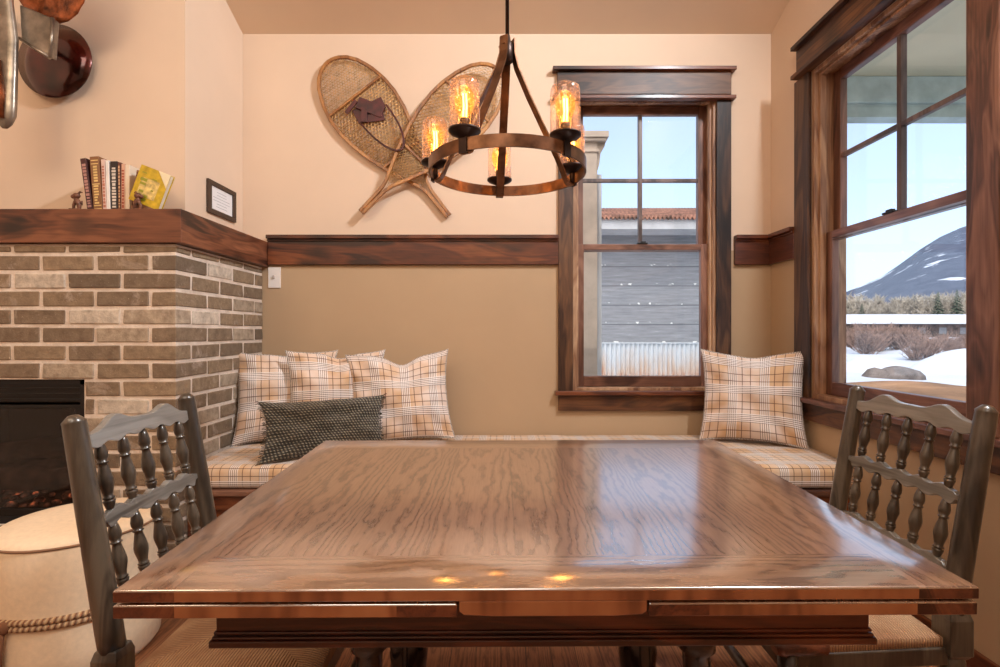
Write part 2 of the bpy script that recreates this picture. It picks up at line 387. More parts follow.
st = t.math('ABSOLUTE', t.math('SUBTRACT', t.math('FRACT', t.math('MULTIPLY', val, 150)), .5))
t.bump(t.math('SUBTRACT', .5, st), .9, .006)
M['rush'] = t.done(t.mix(t.math('MULTIPLY', st, 1.3), t.ramp(t.noise(v, 12, 4), [(.3, K(178, 132, 92)), (.7, K(214, 176, 134))]), K(122, 74, 50)), .7)
M['canvas'] = plain('ottoman_canvas', K(238, 214, 182), .9, var=.04, scale=60, bump=.15)
t = NT('rope'); v = t.coord('UV'); s3 = t.n('SeparateXYZ'); t.t.links.new(v, s3.inputs[0])
rp = t.math('ABSOLUTE', t.math('SUBTRACT', t.math('FRACT', t.math('ADD', t.math('MULTIPLY', s3.outputs[0], 1), s3.outputs[1])), .5))
t.bump(rp, 1, .01); M['rope'] = t.done(t.ramp(rp, [(.05, K(212, 178, 138)), (.45, K(128, 86, 60))]), .9)
M['ash'] = wood('bent_ash_wood', K(92, 50, 20), K(146, 92, 44), K(182, 126, 68), 'Z', 1, .4, knots=False, coat=.4)
M['gut'] = plain('rawhide_lacing', K(216, 172, 116), .5, var=.25, scale=40)
M['leather'] = plain('dark_red_leather', K(78, 26, 28), .45, var=.3, scale=30)

# ================================================================== SETTING
kb = .00568; D = F*kb                     # back wall distance 2.857
XR = 1.5336; XL = -1.4654; XB = -1.3518; YB = 2.092; XM = -1.3195; YM = 2.074; YD = 2.333
TH = .16; YREAR = -3.0; XFAR = -3.1
ZC = HC+298*kb                             # ceiling height at the back wall
SL = .40
def zc(y): return ZC+SL*(D-max(y, -1.0))
CRZ0, CRZ1 = HC+67*kb, HC+96*kb            # chair rail
# back window numbers (opening)
bw = dict(x0=(573-CX)*kb, x1=(717-CX)*kb, z0=HC-59.5*kb, z1=HC+237*kb)
def wall_with_hole(name, axis, pos, thick, a0, a1, z0, topfn, hole, zsplit):
    """wall in the plane axis=pos, spanning a0..a1; two paints split at zsplit"""
    mb = MB()
    def seg(a, b, za, zb, m):
        if b-a < 1e-5: return
        if callable(zb): zt0, zt1 = zb(a), zb(b)
        else: zt0 = zt1 = zb
        p = [(a, za), (b, za), (b, zt1), (a, zt0)]
        if axis == 'y': mb.prism(p, pos, pos+thick, 'y', m)
        else: mb.prism(p, pos, pos+thick, 'x', m)
    h0, h1, hz0, hz1 = hole
    seg(a0, a1, z0, hz0, 1)
    for a, b in ((a0, h0), (h1, a1)):
        seg(a, b, hz0, zsplit, 1); seg(a, b, zsplit, hz1, 0)
    seg(a0, a1, hz1, topfn, 0) if axis == 'y' else [seg(a, b, hz1, topfn, 0) for a, b in ((a0, -1.0), (-1.0, a1))]
    return struct(mb.build(name, [M['wall_up'], M['wall_low']]))
zsp = (CRZ0+CRZ1)/2
wall_with_hole('wall_back', 'y', D, TH, XFAR, XR+TH, 0, lambda a: zc(D), (bw['x0'], bw['x1'], bw['z0'], bw['z1']), zsp)
# right window opening along Y
def yr(x, X=XR): return X*F/(x-CX)
rw = dict(y0=yr(972), y1=yr(812), z0=HC-(404-CY)*yr(812)/F, z1=HC+(CY-70.)*yr(801)/F)
rw['z1'] = 2.385; rw['z0'] = .775
wall_with_hole('wall_right', 'x', XR, TH, YREAR, D, 0, zc, (rw['y0'], rw['y1'], rw['z0'], rw['z1']), zsp)
struct(MB().box(XFAR, XR+TH, YREAR-TH, YREAR, 0, zc(-1)).build('wall_rear', M['wall_up']))
mb = MB().prism([(YREAR, 0), (D, 0), (D, zc(D)), (-1, zc(-1)), (YREAR, zc(-1))], XFAR-TH, XFAR, 'x'); struct(mb.build('wall_left', M['wall_up']))
struct(MB().box(XFAR-TH, XR+TH, YREAR-TH, D+TH, -.12, 0).build('floor', M['floor'], origin=(0, 0, 0)))
mb = MB().prism([(YREAR-TH, zc(-1)), (-1, zc(-1)), (D+TH, ZC-SL*TH), (D+TH, ZC-SL*TH+.15), (-1, zc(-1)+.15), (YREAR-TH, zc(-1)+.15)], XFAR-TH, XR+TH, 'x')
struct(mb.build('ceiling', M['ceil']))
# baseboard right
mb = MB().box(XR-.016, XR-.0005, -3, 2.15, 0, .075); mb.box(XR-.022, XR-.0005, -3, 2.15, .0, .02)
struct(mb.build('baseboard_right', M['rail_y'], bevel=.003))

# chimney: drywall breast (structure) + brick fireplace (thing)
struct(MB().box(XFAR, XL, YD, D-.001, 1.55, zc(YD)).build('wall_chimney', M['wall_up']))
random.seed(4)
OPX1 = (83-CX)*YB/F; OPZ1 = HC-(380-CY)*YB/F; OPX0 = OPX1-1.0; OPZ0 = .30
fp = thing('fireplace', 'corner fireplace faced in brown and grey brick with pale mortar', 'fireplace', (XB-.6, YB+.3, 0))
mb = MB(); BL = .2275; CH = .0749; MJ = .016
def tint():
    r = random.random()
    if r < .10: c = K(216, 202, 184)
    elif r < .2: c = K(182, 164, 142)
    elif r < .55: c = K(154, 132, 106)
    elif r < .85: c = K(138, 118, 96)
    else: c = K(118, 102, 84)
    g = random.uniform(.9, 1.1); return tuple(x*g for x in c[:3])
def brick(x0, x1, y0, y1, z0, z1):
    h = MJ/2
    mb.box(x0+h, x1-h if x1 < XB-1e-6 else x1, y0 if y0 < YB+1e-6 else y0+h, y1-h, z0+h, z1-h, 0, tint(), .0022)
ztop = HC+(CY-253.8)*YB/F
for r in range(-1, 20):
    z1 = ztop-r*CH; z0 = z1-CH
    if z0 < -.04: break
    z0 = max(z0, 0.0)
    half = (r % 2 == 0)
    if r == -1: z1 = 1.465
    cx_, cy_ = (BL*.48, BL) if half else (BL, BL*.48)
    def front(x1, x0):
        if z1 <= OPZ1+.02 and z0 >= OPZ0-.02:
            if x1 > OPX1 and x0 < OPX1+.02: x0 = OPX1
            if x1 <= OPX1+.03 and x0 > OPX0: return
            if x0 < OPX0 < x1: x1 = OPX0
        if x1-x0 > .02: brick(x0, x1, YB, YB+.09, z0, z1)
    # corner
    mb.box(XB-cx_+MJ/2, XB, YB, YB+cy_-MJ/2, z0+MJ/2, z1-MJ/2, 0, tint(), .0022)
    x = XB-cx_
    while x > XFAR+.02:
        front(x, max(x-BL, XFAR)); x -= BL
    y = YB+cy_
    while y < D-.02:
        y2 = min(y+BL*.975, D-.004)
        mb.box(XB-.09, XB, y+MJ/2, y2-(MJ/2 if y2 < D-.01 else 0), z0+MJ/2, z1-MJ/2, 0, tint(), .0022); y += BL*.975
mb.build('brick_face', M['brick'], fp, bevel=.0035)
mo = MB(); q = .005
mo.box(OPX1+.002, XB-q, YB+q, D-.003, 0, 1.466); mo.box(XFAR, OPX0-.002, YB+q, D-.003, 0, 1.466)
mo.box(OPX0-.002, OPX1+.002, YB+q, D-.003, OPZ1+.002, 1.466); mo.box(OPX0-.002, OPX1+.002, YB+q, D-.003, 0, OPZ0-.002)
mo.build('mortar_bed', M['mortar'], fp)
mb = MB()   # firebox lining, open to the front
mb.box(OPX0-.001, OPX0+.02, YB+.01, D-.05, OPZ0, OPZ1); mb.box(OPX1-.02, OPX1+.001, YB+.01, D-.05, OPZ0, OPZ1)
mb.box(OPX0, OPX1, D-.08, D-.05, OPZ0, OPZ1); mb.box(OPX0, OPX1, YB+.01, D-.05, OPZ0-.001, OPZ0+.03); mb.box(OPX0, OPX1, YB+.01, D-.05, OPZ1-.02, OPZ1+.001)
fb = mb.build('firebox', M['firebox'], fp)
mb = MB(); zt = OPZ1-.02
mb.box(OPX0+.02, OPX1-.02, YB+.015, YB+.035, zt-.075, zt)
for i in range(3): mb.box(OPX0+.02, OPX1-.02, YB+.008, YB+.02, zt-.02-i*.024, zt-.012-i*.024)
mb.box(OPX0+.02, OPX1-.02, YB+.01, YB+.035, zt-.1, zt-.085); mb.box(OPX1-.045, OPX1-.02, YB+.012, YB+.035, OPZ0+.03, zt-.09)
mb.box(OPX0+.02, OPX0+.045, YB+.012, YB+.035, OPZ0+.03, zt-.09); mb.box(OPX0+.02, OPX1-.02, YB+.012, YB+.035, OPZ0+.03, OPZ0+.06)
mb.build('louvre_frame', M['black'], fp, bevel=.002)
MB().box(OPX0+.045, OPX1-.045, YB+.02, YB+.025, OPZ0+.06, zt-.1).build('glass_front', M['fireglass'], fp)
M['log'] = plain('charred_log', K(96, 70, 56), .9, var=.5, scale=18, bump=.6)
def log(p, q_, r, lab):
    P = [Vector(p).lerp(Vector(q_), i/10) for i in range(11)]
    m = MB().tube([a+Vector((0, 0, .008*math.sin(i*1.3))) for i, a in enumerate(P)], [r*(1+.12*math.sin(i*2.1)) for i in range(11)], 10)
    tag(m.build('fire_log', M['log']), lab, 'log', 'logs in the fireplace')
zf = OPZ0+.03
log((-2.75, 2.34, zf+.07), (-2.03, 2.42, zf+.07), .055, 'charred log lying at the front on the embers behind the fireplace glass')
log((-2.6, 2.52, zf+.07), (-1.99, 2.5, zf+.08), .06, 'charred log lying at the back of the firebox behind the glass')
log((-2.55, 2.36, zf+.19), (-2.08, 2.55, zf+.20), .05, 'charred log propped across the top of the other two in the firebox')
t = NT('embers'); v = t.coord(); f = t.noise(v, 30, 3)
M['ember'] = t.done(t.ramp(f, [(.4, K(50, 30, 26)), (.6, K(170, 120, 100))]), .5, emit=t.ramp(f, [(.60, (0, 0, 0, 1)), (.72, (1, .22, .08, 1))]), emit_s=1.2)
mb = MB(); random.seed(9)
for i in range(120):
    c = Vector((random.uniform(-2.8, -1.97), random.uniform(2.17, 2.62), zf+random.uniform(.004, .02))); mb.sphere(c, random.uniform(.012, .026), 6, 4, sc=(1, .9, .7))
tag(mb.build('ember_bed', M['ember']), 'bed of glowing embers and broken stones under the logs', 'embers', kind='stuff')
# mantel beam
Zm1 = HC+(CY-208.7)*YM/F; Zm0 = HC+(CY-242.5)*YM/F
mn = thing('mantel_shelf', 'thick red-brown knotty wood mantel wrapping around the brick chimney', 'mantel', (XM-.5, YM+.2, Zm0))
MB().box(XFAR, XM, YM, YD-.001, Zm0, Zm1).build('front_beam', M['mantel'], mn, bevel=.003)
MB().box(XL+.001, XM+.0005, YM+.0005, D-.002, Zm0-.0005, Zm1+.0005).build('side_beam', M['mantel_y'], mn, bevel=.003)

# chair rail
def chair_rail(name, path_axis, a0, a1, mat):
    mb = MB()
    if path_axis == 'x':
        mb.box(a0, a1, D-.022, D-.0005, CRZ0, CRZ1-.022); mb.box(a0, a1, D-.045, D-.0005, CRZ1-.022, CRZ1)
        mb.box(a0, a1, D-.03, D-.0005, CRZ1-.034, CRZ1-.022)
    else:
        mb.box(XR-.022, XR-.0005, a0, a1, CRZ0, CRZ1-.022); mb.box(XR-.045, XR-.0005, a0, a1, CRZ1-.022, CRZ1)
        mb.box(XR-.03, XR-.0005, a0, a1, CRZ1-.034, CRZ1-.022)
    return struct(mb.build(name, mat, bevel=.003))
xo0, xo1 = (558-CX)*kb, (733.5-CX)*kb
chair_rail('trim_1', 'x', XM+.002, xo0, M['rail_x']); chair_rail('trim_2', 'x', xo1, XR, M['rail_x'])
yc0 = yr(797.7)
chair_rail('trim_3', 'y', yc0, D, M['rail_y']); chair_rail('trim_4', 'y', YREAR, rw['y0']-.135, M['rail_y'])

# ---------- window builders (structure)
def sash_window(name, mapf, W, H, zb, matv, math_, jamb, recess, lock=True):
    """mapf(a, d, z): a along opening 0..W, d depth outward, z up. Double hung, upper sash 2x2"""
    root = bpy.data.objects.new(name, None); COL.objects.link(root); root.location = mapf(W/2, 0, zb); struct(root)
    def bx(mb, a0, a1, d0, d1, z0, z1, m=0):
        p = Vector(mapf(a0, d0, z0)); q = Vector(mapf(a1, d1, z1)); mb.box(p.x, q.x, p.y, q.y, p.z, q.z, m)
    # jamb liner with stops
    mb = MB(); T = .155
    bx(mb, 0, .022, 0, T, 0+zb, H+zb); bx(mb, W-.022, W, 0, T, zb, H+zb); bx(mb, .022, W-.022, 0, T, zb+H-.022, zb+H); bx(mb, .022, W-.022, 0, T, zb, zb+.022)
    for s0 in ((.022, .034), (W-.034, W-.022)): bx(mb, *s0, .02, recess, zb+.022, zb+H-.022)
    bx(mb, .034, W-.034, .02, recess, zb+H-.034, zb+H-.022)
    mb.build('jamb', jamb, root, bevel=.002)
    mid = zb+H*.492
    def sash(nm, z0, z1, d0, d1, muntins, st, bot, top):
        a0, a1 = .0225, W-.0225
        mb = MB(); bx(mb, a0, a0+st, d0, d1, z0, z1); bx(mb, a1-st, a1, d0, d1, z0, z1)
        o = mb.build(nm, matv, root, bevel=.003)
        mb = MB(); bx(mb, a0+st, a1-st, d0, d1, z0, z0+bot); bx(mb, a0+st, a1-st, d0, d1, z1-top, z1)
        mb.build('sash_rail', math_, o, bevel=.003)
        if muntins:
            mb = MB(); ac = (a0+a1)/2; z_ = (z0+bot+z1-top)/2
            bx(mb, ac-.011, ac+.011, d0+.004, d1-.004, z0+bot, z1-top); bx(mb, a0+st, a1-st, d0+.006, d1-.006, z_-.010, z_+.010)
            mb.build('muntin', M['muntin'], o, bevel=.002)
        mb = MB(); dm = (d0+d1)/2; bx(mb, a0+st-.005, a1-st+.005, dm-.002, dm+.002, z0+bot-.005, z1-top+.005)
        mb.build('pane', M['glass'], o)
        return o
    sash('lower_sash', zb+.022, mid+.018, recess+.001, recess+.036, False, .048, .062, .034)
    sash('upper_sash', mid-.018, zb+H-.022, recess+.040, recess+.075, True, .05, .034, .05)
    if lock:
        mb = MB(); bx(mb, W/2-.03, W/2+.03, recess-.004, recess+.03, mid+.018, mid+.026); bx(mb, W/2-.012, W/2+.02, recess-.002, recess+.016, mid+.026, mid+.034)
        mb.build('sash_lock', M['black'], root, bevel=.002)
    return root
# back window
x0, x1, z0, z1 = bw['x0'], bw['x1'], bw['z0'], bw['z1']
w1 = sash_window('window_1', lambda a, d, z: (x0+a, D+d, z), x1-x0, z1-z0, z0, M['sash'], M['sash_x'], M['jamb'], .05)
def px(x, dep=0): return (x-CX)*(D-dep)/F
def pz(y, dep=0): return HC-(y-CY)*(D-dep)/F
mb = MB()
MB().box(px(558.5, .02), px(573, .02), D-.02, D-.0005, pz(391.5, .02), pz(97.5, .02)).build('casing', M['trim_z'], w1, bevel=.003)
MB().box(px(717, .02), px(731.5, .02), D-.02, D-.0005, pz(391.5, .02), pz(97.5, .02)).build('casing', M['trim_z'], w1, bevel=.003)
MB().box(px(557.5, .026), px(731.5, .026), D-.026, D-.0005, pz(94, .026), pz(69, .026)).build('head_casing', M['head_x'], w1, bevel=.002)
mb = MB().box(px(553, .05), px(737, .05), D-.05, D-.0005, pz(69, .05), pz(65.5, .05)); mb.box(px(553, .05), px(737, .05), D-.045, D-.0005, pz(97.5, .05), pz(94, .05)); mb.build('head_cap', M['rail_x'], w1, bevel=.002)
MB().box(px(555.5, .05), px(735, .05), D-.05, D+.05, pz(395.5, .05), pz(391.5, .05)).build('stool', M['rail_x'], w1, bevel=.003)
MB().box(px(558.5, .024), px(731.5, .024), D-.024, D-.0005, pz(411, .024), pz(395.5, .024)).build('apron', M['trim_x'], w1, bevel=.003)
# right window : a runs from far (y1) to near (y0)
y0, y1 = rw['y0'], rw['y1']
w2 = sash_window('window_2', lambda a, d, z: (XR+d, y1-a, z), y1-y0, rw['z1']-rw['z0'], rw['z0'], M['sash'], M['sash_y'], M['jamb'], .05)
zt_, zb_ = rw['z1'], rw['z0']
MB().box(XR-.02, XR-.0005, y1, yc0, zb_, zt_).build('casing', M['trim_z'], w2, bevel=.003)
MB().box(XR-.02, XR-.0005, y0-.11, y0, zb_, zt_).build('casing', M['sash'], w2, bevel=.003)
ytip = (XR-.055)*F/289.2; zcap1 = HC+(CY-48)*ytip/F
zl = zt_; 
MB().box(XR-.028, XR-.0005, y0-.13, yr(796, XR-.028), zl+.02, zcap1-.02).build('head_casing', M['trim_y'], w2, bevel=.002)
mb = MB().box(XR-.055, XR-.0005, y0-.15, ytip, zcap1-.02, zcap1); mb.box(XR-.055, XR-.0005, y0-.15, ytip, zl, zl+.02); mb.build('head_cap', M['trim_y'], w2, bevel=.002)
MB().box(XR-.05, XR+.05, y0-.15, yc0+.03, zb_-.022, zb_).build('stool', M['sash_y'], w2, bevel=.003)
MB().box(XR-.024, XR-.0005, y0-.13, yc0, zb_-.11, zb_-.022).build('apron', M['trim_y'], w2, bevel=.003)

# ================================================================== BENCH
YBF = 2.157; ZBT = .521; ZBS = .422
bn = thing('window_bench', 'built-in reddish brown wood bench running along the wall under the windows', 'bench', ((XR+XB)/2, (D+YBF)/2, 0))
BX0, BX1 = XB+.002, XR-.002
mb = MB().box(BX0, BX1, YBF+.02, YBF+.04, .08, ZBS-.028); mb.box(BX0, BX1, YBF+.06, YBF+.08, 0, .08)
for k in range(5):
    xx = BX0+(BX1-BX0)*k/4; mb.box(max(BX0, xx-.04), min(BX1, xx+.04), YBF+.008, YBF+.021, .09, ZBS-.03)
mb.box(BX0, BX1, YBF+.009, YBF+.021, .09, .15); mb.box(BX0, BX1, YBF+.009, YBF+.021, ZBS-.09, ZBS-.03)
mb.build('front_panel', M['rail_x'], bn, bevel=.002)
MB().box(BX0, BX1, YBF-.008, D-.002, ZBS-.027, ZBS-.001).build('seat_board', M['sash_x'], bn, bevel=.005)
# long cushion with plaid UVs
def soft_box(x0, x1, y0, y1, z0, z1, r, us, nx=60, ny=16, puff=.008):
    mb = MB(); prof = []     # cross-section in (y,z) with rounded edges, param length
    def arc(cy, cz, a0, a1):
        return [(cy+r*math.cos(R(a)), cz+r*math.sin(R(a))) for a in [a0+(a1-a0)*i/4 for i in range(5)]]
    pts = arc(y0+r, z0+r, 270, 180)+arc(y0+r, z1-r, 180, 90)
    pts += [(y0+r+(y1-y0-2*r)*i/ny, z1+puff*math.sin(math.pi*i/ny)) for i in range(1, ny)]
    pts += arc(y1-r, z1-r, 90, 0)+arc(y1-r, z0+r, 0, -90)
    L = [0]
    for a, b in zip(pts, pts[1:]): L.append(L[-1]+math.dist(a, b))
    n = len(pts); base = len(mb.v)
    for i in range(nx+1):
        x = x0+(x1-x0)*i/nx
        for (y, z) in pts: mb.v.append(Vector((x, y, z+(.003*noise.noise(Vector((x*6, y*6, 0))) if z > z1-.01 else 0))))
    for i in range(nx):
        for j in range(n-1):
            a = base+i*n+j; X0 = x0+(x1-x0)*i/nx; X1 = x0+(x1-x0)*(i+1)/nx
            mb.face((a, a+1, a+n+1, a+n), 0, None, True, [(X0*us, L[j]*us), (X0*us, L[j+1]*us), (X1*us, L[j+1]*us), (X1*us, L[j]*us)][0:4])
    mb.face([base+j for j in range(n)][::-1], 0, None, False, [(pts[j][0]*us, pts[j][1]*us) for j in range(n)][::-1])
    mb.face([base+nx*n+j for j in range(n)], 0, None, False, [(pts[j][0]*us, pts[j][1]*us) for j in range(n)])
    for i in range(nx):
        a = base+i*n; mb.face((a, a+n, a+n+n-1, a+n-1), 0, None, False, [(0, 0), (0, .1), (.1, .1), (.1, 0)])
    return mb
bc = thing('bench_cushion', 'long tan plaid cushion covering the window bench', 'cushion', ((XR+XB)/2, (D+YBF)/2, ZBS))
soft_box(BX0+.004, BX1-.004, YBF+.002, D-.01, ZBS, ZBT, .028, 7.6).build('cushion_body', M['plaid2'], bc)

# ================================================================== PILLOWS
def pillow(name, label, cat, group, size, thick, loc, yaw, lean, mat, us, pinch=.115, chop=0, roll=0, seed=1, pipe=True, fringe=False):
    W, H = size; N = 28; root = thing(name, label, cat, loc, group)
    root.rotation_euler = (R(-lean), R(roll), R(yaw)); root.rotation_mode = 'XYZ'
    L0 = Vector(loc)
    def P(u, v, side):
        x = u*W/2*(1-pinch*(1-v*v)**.8); z = v*H/2*(1-pinch*(1-u*u)**.8)+.012*math.sin(u*3+seed)*(1 if v > 0 else 0)*v*H
        cr = math.exp(-((u-.05)/.28)**2)
        z -= chop*cr*max(0, v)**1.5*H
        e = max(0, (1-u*u))*max(0, (1-v*v)); t_ = thick/2*(e**.5)
        t_ *= 1-.5*(chop*5)*cr*max(0, v)
        nz = noise.noise(Vector((u*2.1+seed*3, v*2.1, side*2)))*.034*(e**.3)
        # corner creases
        ang = math.atan2(v, u); nz += .009*math.sin(ang*14+seed)*(1-e)*(e**.3)*2
        return Vector((x, -side*(t_+nz), z+H/2))
    mb = MB()
    for side in (1, -1):
        b = len(mb.v)
        for j in range(N+1):
            for i in range(N+1):
                u = math.sin(math.pi/2*(2*i/N-1)); v = math.sin(math.pi/2*(2*j/N-1)); mb.v.append(L0+P(u, v, side))
        g = lambda i, j: (W/2*math.sin(math.pi/2*(2*i/N-1))*us+seed*.37, H/2*math.sin(math.pi/2*(2*j/N-1))*us+seed*.61)
        for j in range(N):
            for i in range(N):
                q = [b+j*(N+1)+i, b+j*(N+1)+i+1, b+(j+1)*(N+1)+i+1, b+(j+1)*(N+1)+i]; uv = [g(i, j), g(i+1, j), g(i+1, j+1), g(i, j+1)]
                if side < 0: q.reverse(); uv.reverse()
                mb.face(q, 0, None, True, uv)
    mb.build('cover', mat, root)
    if pipe:
        pts = []
        for k in range(24): pts.append(P(-1+2*k/24, -1, 1))
        for k in range(24): pts.append(P(1, -1+2*k/24, 1))
        for k in range(24): pts.append(P(1-2*k/24, 1, 1))
        for k in range(24): pts.append(P(-1, 1-2*k/24, 1))
        mb = MB().tube([L0+p for p in pts], .0045, 6, closed=True)
        per = 0
        for fi in range(len(mb.f)):
            i = fi//6; j = fi % 6
            mb.uv[fi] = [(i*3, j/6), (i*3, (j+1)/6), (i*3+3, (j+1)/6), (i*3+3, j/6)]
        mb.build('piping', M['piping'], root)
    if fringe:
        random.seed(3)
        for sx in (-1, 1):
            mb = MB()
            for k in range(60):
                v = -1+2*k/59; p = L0+P(sx, v, 1); q = p+Vector((sx*random.uniform(.008, .02), random.uniform(-.008, .008), random.uniform(-.008, .008)))
                mb.tube([p, (p+q)/2+Vector((0, 0, .002)), q], .0016, 4)
            mb.build('fringe', M['fringe'], root)
    return root
M['fringe'] = plain('dark_yarn', K(66, 58, 46), .95)
GP = 'tan plaid pillows with corded edges on the bench'
ZP = ZBT+.006
pillow('throw_pillow', 'tan plaid pillow with corded edge leaning in the corner beside the brick', 'pillow', GP, (.51, .488), .21, (-1.108, 2.60, ZP), 20, 13, M['plaid'], 6.2, chop=.03, seed=1)
pillow('throw_pillow', 'middle tan plaid pillow of the row of three on the bench', 'pillow', GP, (.50, .49), .19, (-.835, 2.575, ZP), 21, 11, M['plaid'], 6.2, chop=.06, seed=2)
pillow('throw_pillow', 'pale plaid pillow with a dented top, right end of the row of three', 'pillow', GP, (.535, .478), .21, (-.50, 2.585, ZP), 14, 12, M['plaid'], 6.2, chop=.10, seed=3, roll=-3)
pillow('throw_pillow', 'tan plaid pillow standing alone in the right corner between the windows', 'pillow', GP, (.50, .485), .17, (1.272, 2.555, ZP), -27, 12, M['plaid'], 6.2, chop=.02, seed=5)
pillow('knitted_pillow', 'oblong dark grey-brown chunky knit pillow with fringed ends in front of the plaid pillows', 'pillow', None, (.565, .28), .14, (-.80, 2.305, ZP-.004), 26, 17, M['knit'], 2.4, pinch=.12, seed=7, pipe=False, fringe=True)

# ================================================================== TABLE
TL, TR_, TF, TB = -.541, .676, .706, 1.572; TZ = .74
tb = thing('dining_table', 'brown oak draw-leaf dining table with polished top and pull-out leaves', 'table', ((TL+TR_)/2, (TF+TB)/2, 0))
tilt = R(1.5); yawt = R(.5); tc_ = Vector(((TL+TR_)/2, TF, TZ))
def tt(p):
    p = Vector(p)-tc_; p = Matrix.Rotation(yawt, 3, 'Z') @ (Matrix.Rotation(tilt, 3, 'X') @ p); return p+tc_
def slab(x0, x1, y0, y1, z0, z1, mats, rim, m_end=2):
    mb = MB(); ew = .075
    mb.box(x0+ew, x1-ew, y0+rim, y1-rim, z0, z1, 0)
    mb.box(x0+ew, x1-ew, y0, y0+rim, z0, z1, 1); mb.box(x0+ew, x1-ew, y1-rim, y1, z0, z1, 1)
    mb.box(x0, x0+ew, y0, y1, z0, z1, 0); mb.box(x1-ew, x1, y0, y1, z0, z1, 0)
    return mb
# main top: one welded slab, faces coloured by zone
def top_mesh(x0, x1, y0, y1, z0, z1, ends=(True, True), rim=.1, ew=.085, r=.003):
    mb = MB()
    xs = [x0, x0+r*.3, x0+r]+([x0+ew] if ends[0] else [])+([x1-ew] if ends[1] else [])+[x1-r, x1-r*.3, x1]
    ys = [y0, y0+r*.3, y0+r]+([y0+rim, y1-rim] if rim else [])+[y1-r, y1-r*.3, y1]
    drop = lambda a, lo, hi: r if a in (lo, hi) else (r*.29 if abs(a-lo-r*.3) < 1e-9 or abs(hi-a-r*.3) < 1e-9 else 0)
    nx, ny = len(xs), len(ys)
    zz = lambda i, j: max(drop(xs[i], x0, x1), drop(ys[j], y0, y1))
    b = len(mb.v)
    for j in range(ny):
        for i in range(nx): mb.v.append(Vector((xs[i], ys[j], z1-zz(i, j))))
    b2 = len(mb.v)
    for j in range(ny):
        for i in range(nx): mb.v.append(Vector((xs[i], ys[j], z0+zz(i, j)*.5)))
    for j in range(ny-1):
        for i in range(nx-1):
            xm, ym = (xs[i]+xs[i+1])/2, (ys[j]+ys[j+1])/2
            isend = (ends[0] and xm < x0+ew) or (ends[1] and xm > x1-ew)
            m = 0 if (not rim or isend) else (1 if (ym < y0+rim or ym > y1-rim) else 0)
            q = [b+j*nx+i, b+j*nx+i+1, b+(j+1)*nx+i+1, b+(j+1)*nx+i]
            mb.face(q, m, None, True); q2 = [k-b+b2 for k in q][::-1]; mb.face(q2, 2, None, False)
    for i in range(nx-1):
        xm = (xs[i]+xs[i+1])/2; isend = (ends[0] and xm < x0+ew) or (ends[1] and xm > x1-ew)
        for j, fl in ((0, 0), (ny-1, 1)):
            q = [b+j*nx+i, b2+j*nx+i, b2+j*nx+i+1, b+j*nx+i+1]; mb.face(q[::-1] if fl else q, 3 if isend else 2, None, False)
    for j in range(ny-1):
        for i, fl in ((0, 1), (nx-1, 0)):
            q = [b+j*nx+i, b2+j*nx+i, b2+(j+1)*nx+i, b+(j+1)*nx+i]; mb.face(q[::-1] if fl else q, 0, None, False)
    return mb
OM = [M['oak_y'], M['oak_x'], M['oak_edge'], M['oak_end']]
th = .0185
top_mesh(TL, TR_, TF, TB, TZ-th, TZ).xf(tt).build('table_top', OM, tb)
lz1 = TZ-th-.0035; lz0 = lz1-.0195
xl1 = (457-CX)*TF/F; xr0 = (650-CX)*TF/F
top_mesh(TL-.001, xl1, TF+.001, TB-.01, lz0, lz1, (True, True), 0, .085, .0025).xf(tt).build('draw_leaf', OM, tb)
top_mesh(xr0, TR_-.001, TF+.001, TB-.01, lz0, lz1, (True, True), 0, .085, .0025).xf(tt).build('draw_leaf', OM, tb)
mb = MB(); pr = [(xl1+.003, TZ-th+.001), (xr0-.003, TZ-th+.001), (xr0-.003, lz0+.008), (xr0-.010, lz0+.003), (xr0-.05, lz0+.001), (xl1+.05, lz0+.001), (xl1+.010, lz0+.003), (xl1+.003, lz0+.008)]
mb.prism(pr[::-1], TF+.0005, TB-.01, 'y'); mb.xf(tt).build('centre_rail', M['oak_edge'], tb, bevel=.002)
AY = .785; ax0, ax1 = (217-CX)*AY/F, (873-CX)*AY/F; az0 = HC-(646-CY)*AY/F
mb = MB(); ab = TB-.09
mb.box(ax0, ax1, AY, AY+.022, az0, lz0-.001); mb.box(ax0, ax1, ab-.022, ab, az0, lz0-.001)
mb.box(ax0, ax0+.022, AY+.022, ab-.022, az0, lz0-.001); mb.box(ax1-.022, ax1, AY+.022, ab-.022, az0, lz0-.001)
for (o_, za, zb2) in ((.008, az0-.001, az0+.010), (.005, az0+.010, az0+.015), (.003, az0+.017, az0+.022)):
    mb.box(ax0-o_, ax1+o_, AY-o_, AY+.02, za, zb2); mb.box(ax0-o_, ax1+o_, ab-.02, ab+o_, za, zb2)
    mb.box(ax0-o_, ax0+.02, AY+.02, ab-.02, za, zb2); mb.box(ax1-.02, ax1+o_, AY+.02, ab-.02, za, zb2)
mb.xf(tt).build('apron', M['apron'], tb, bevel=.002)
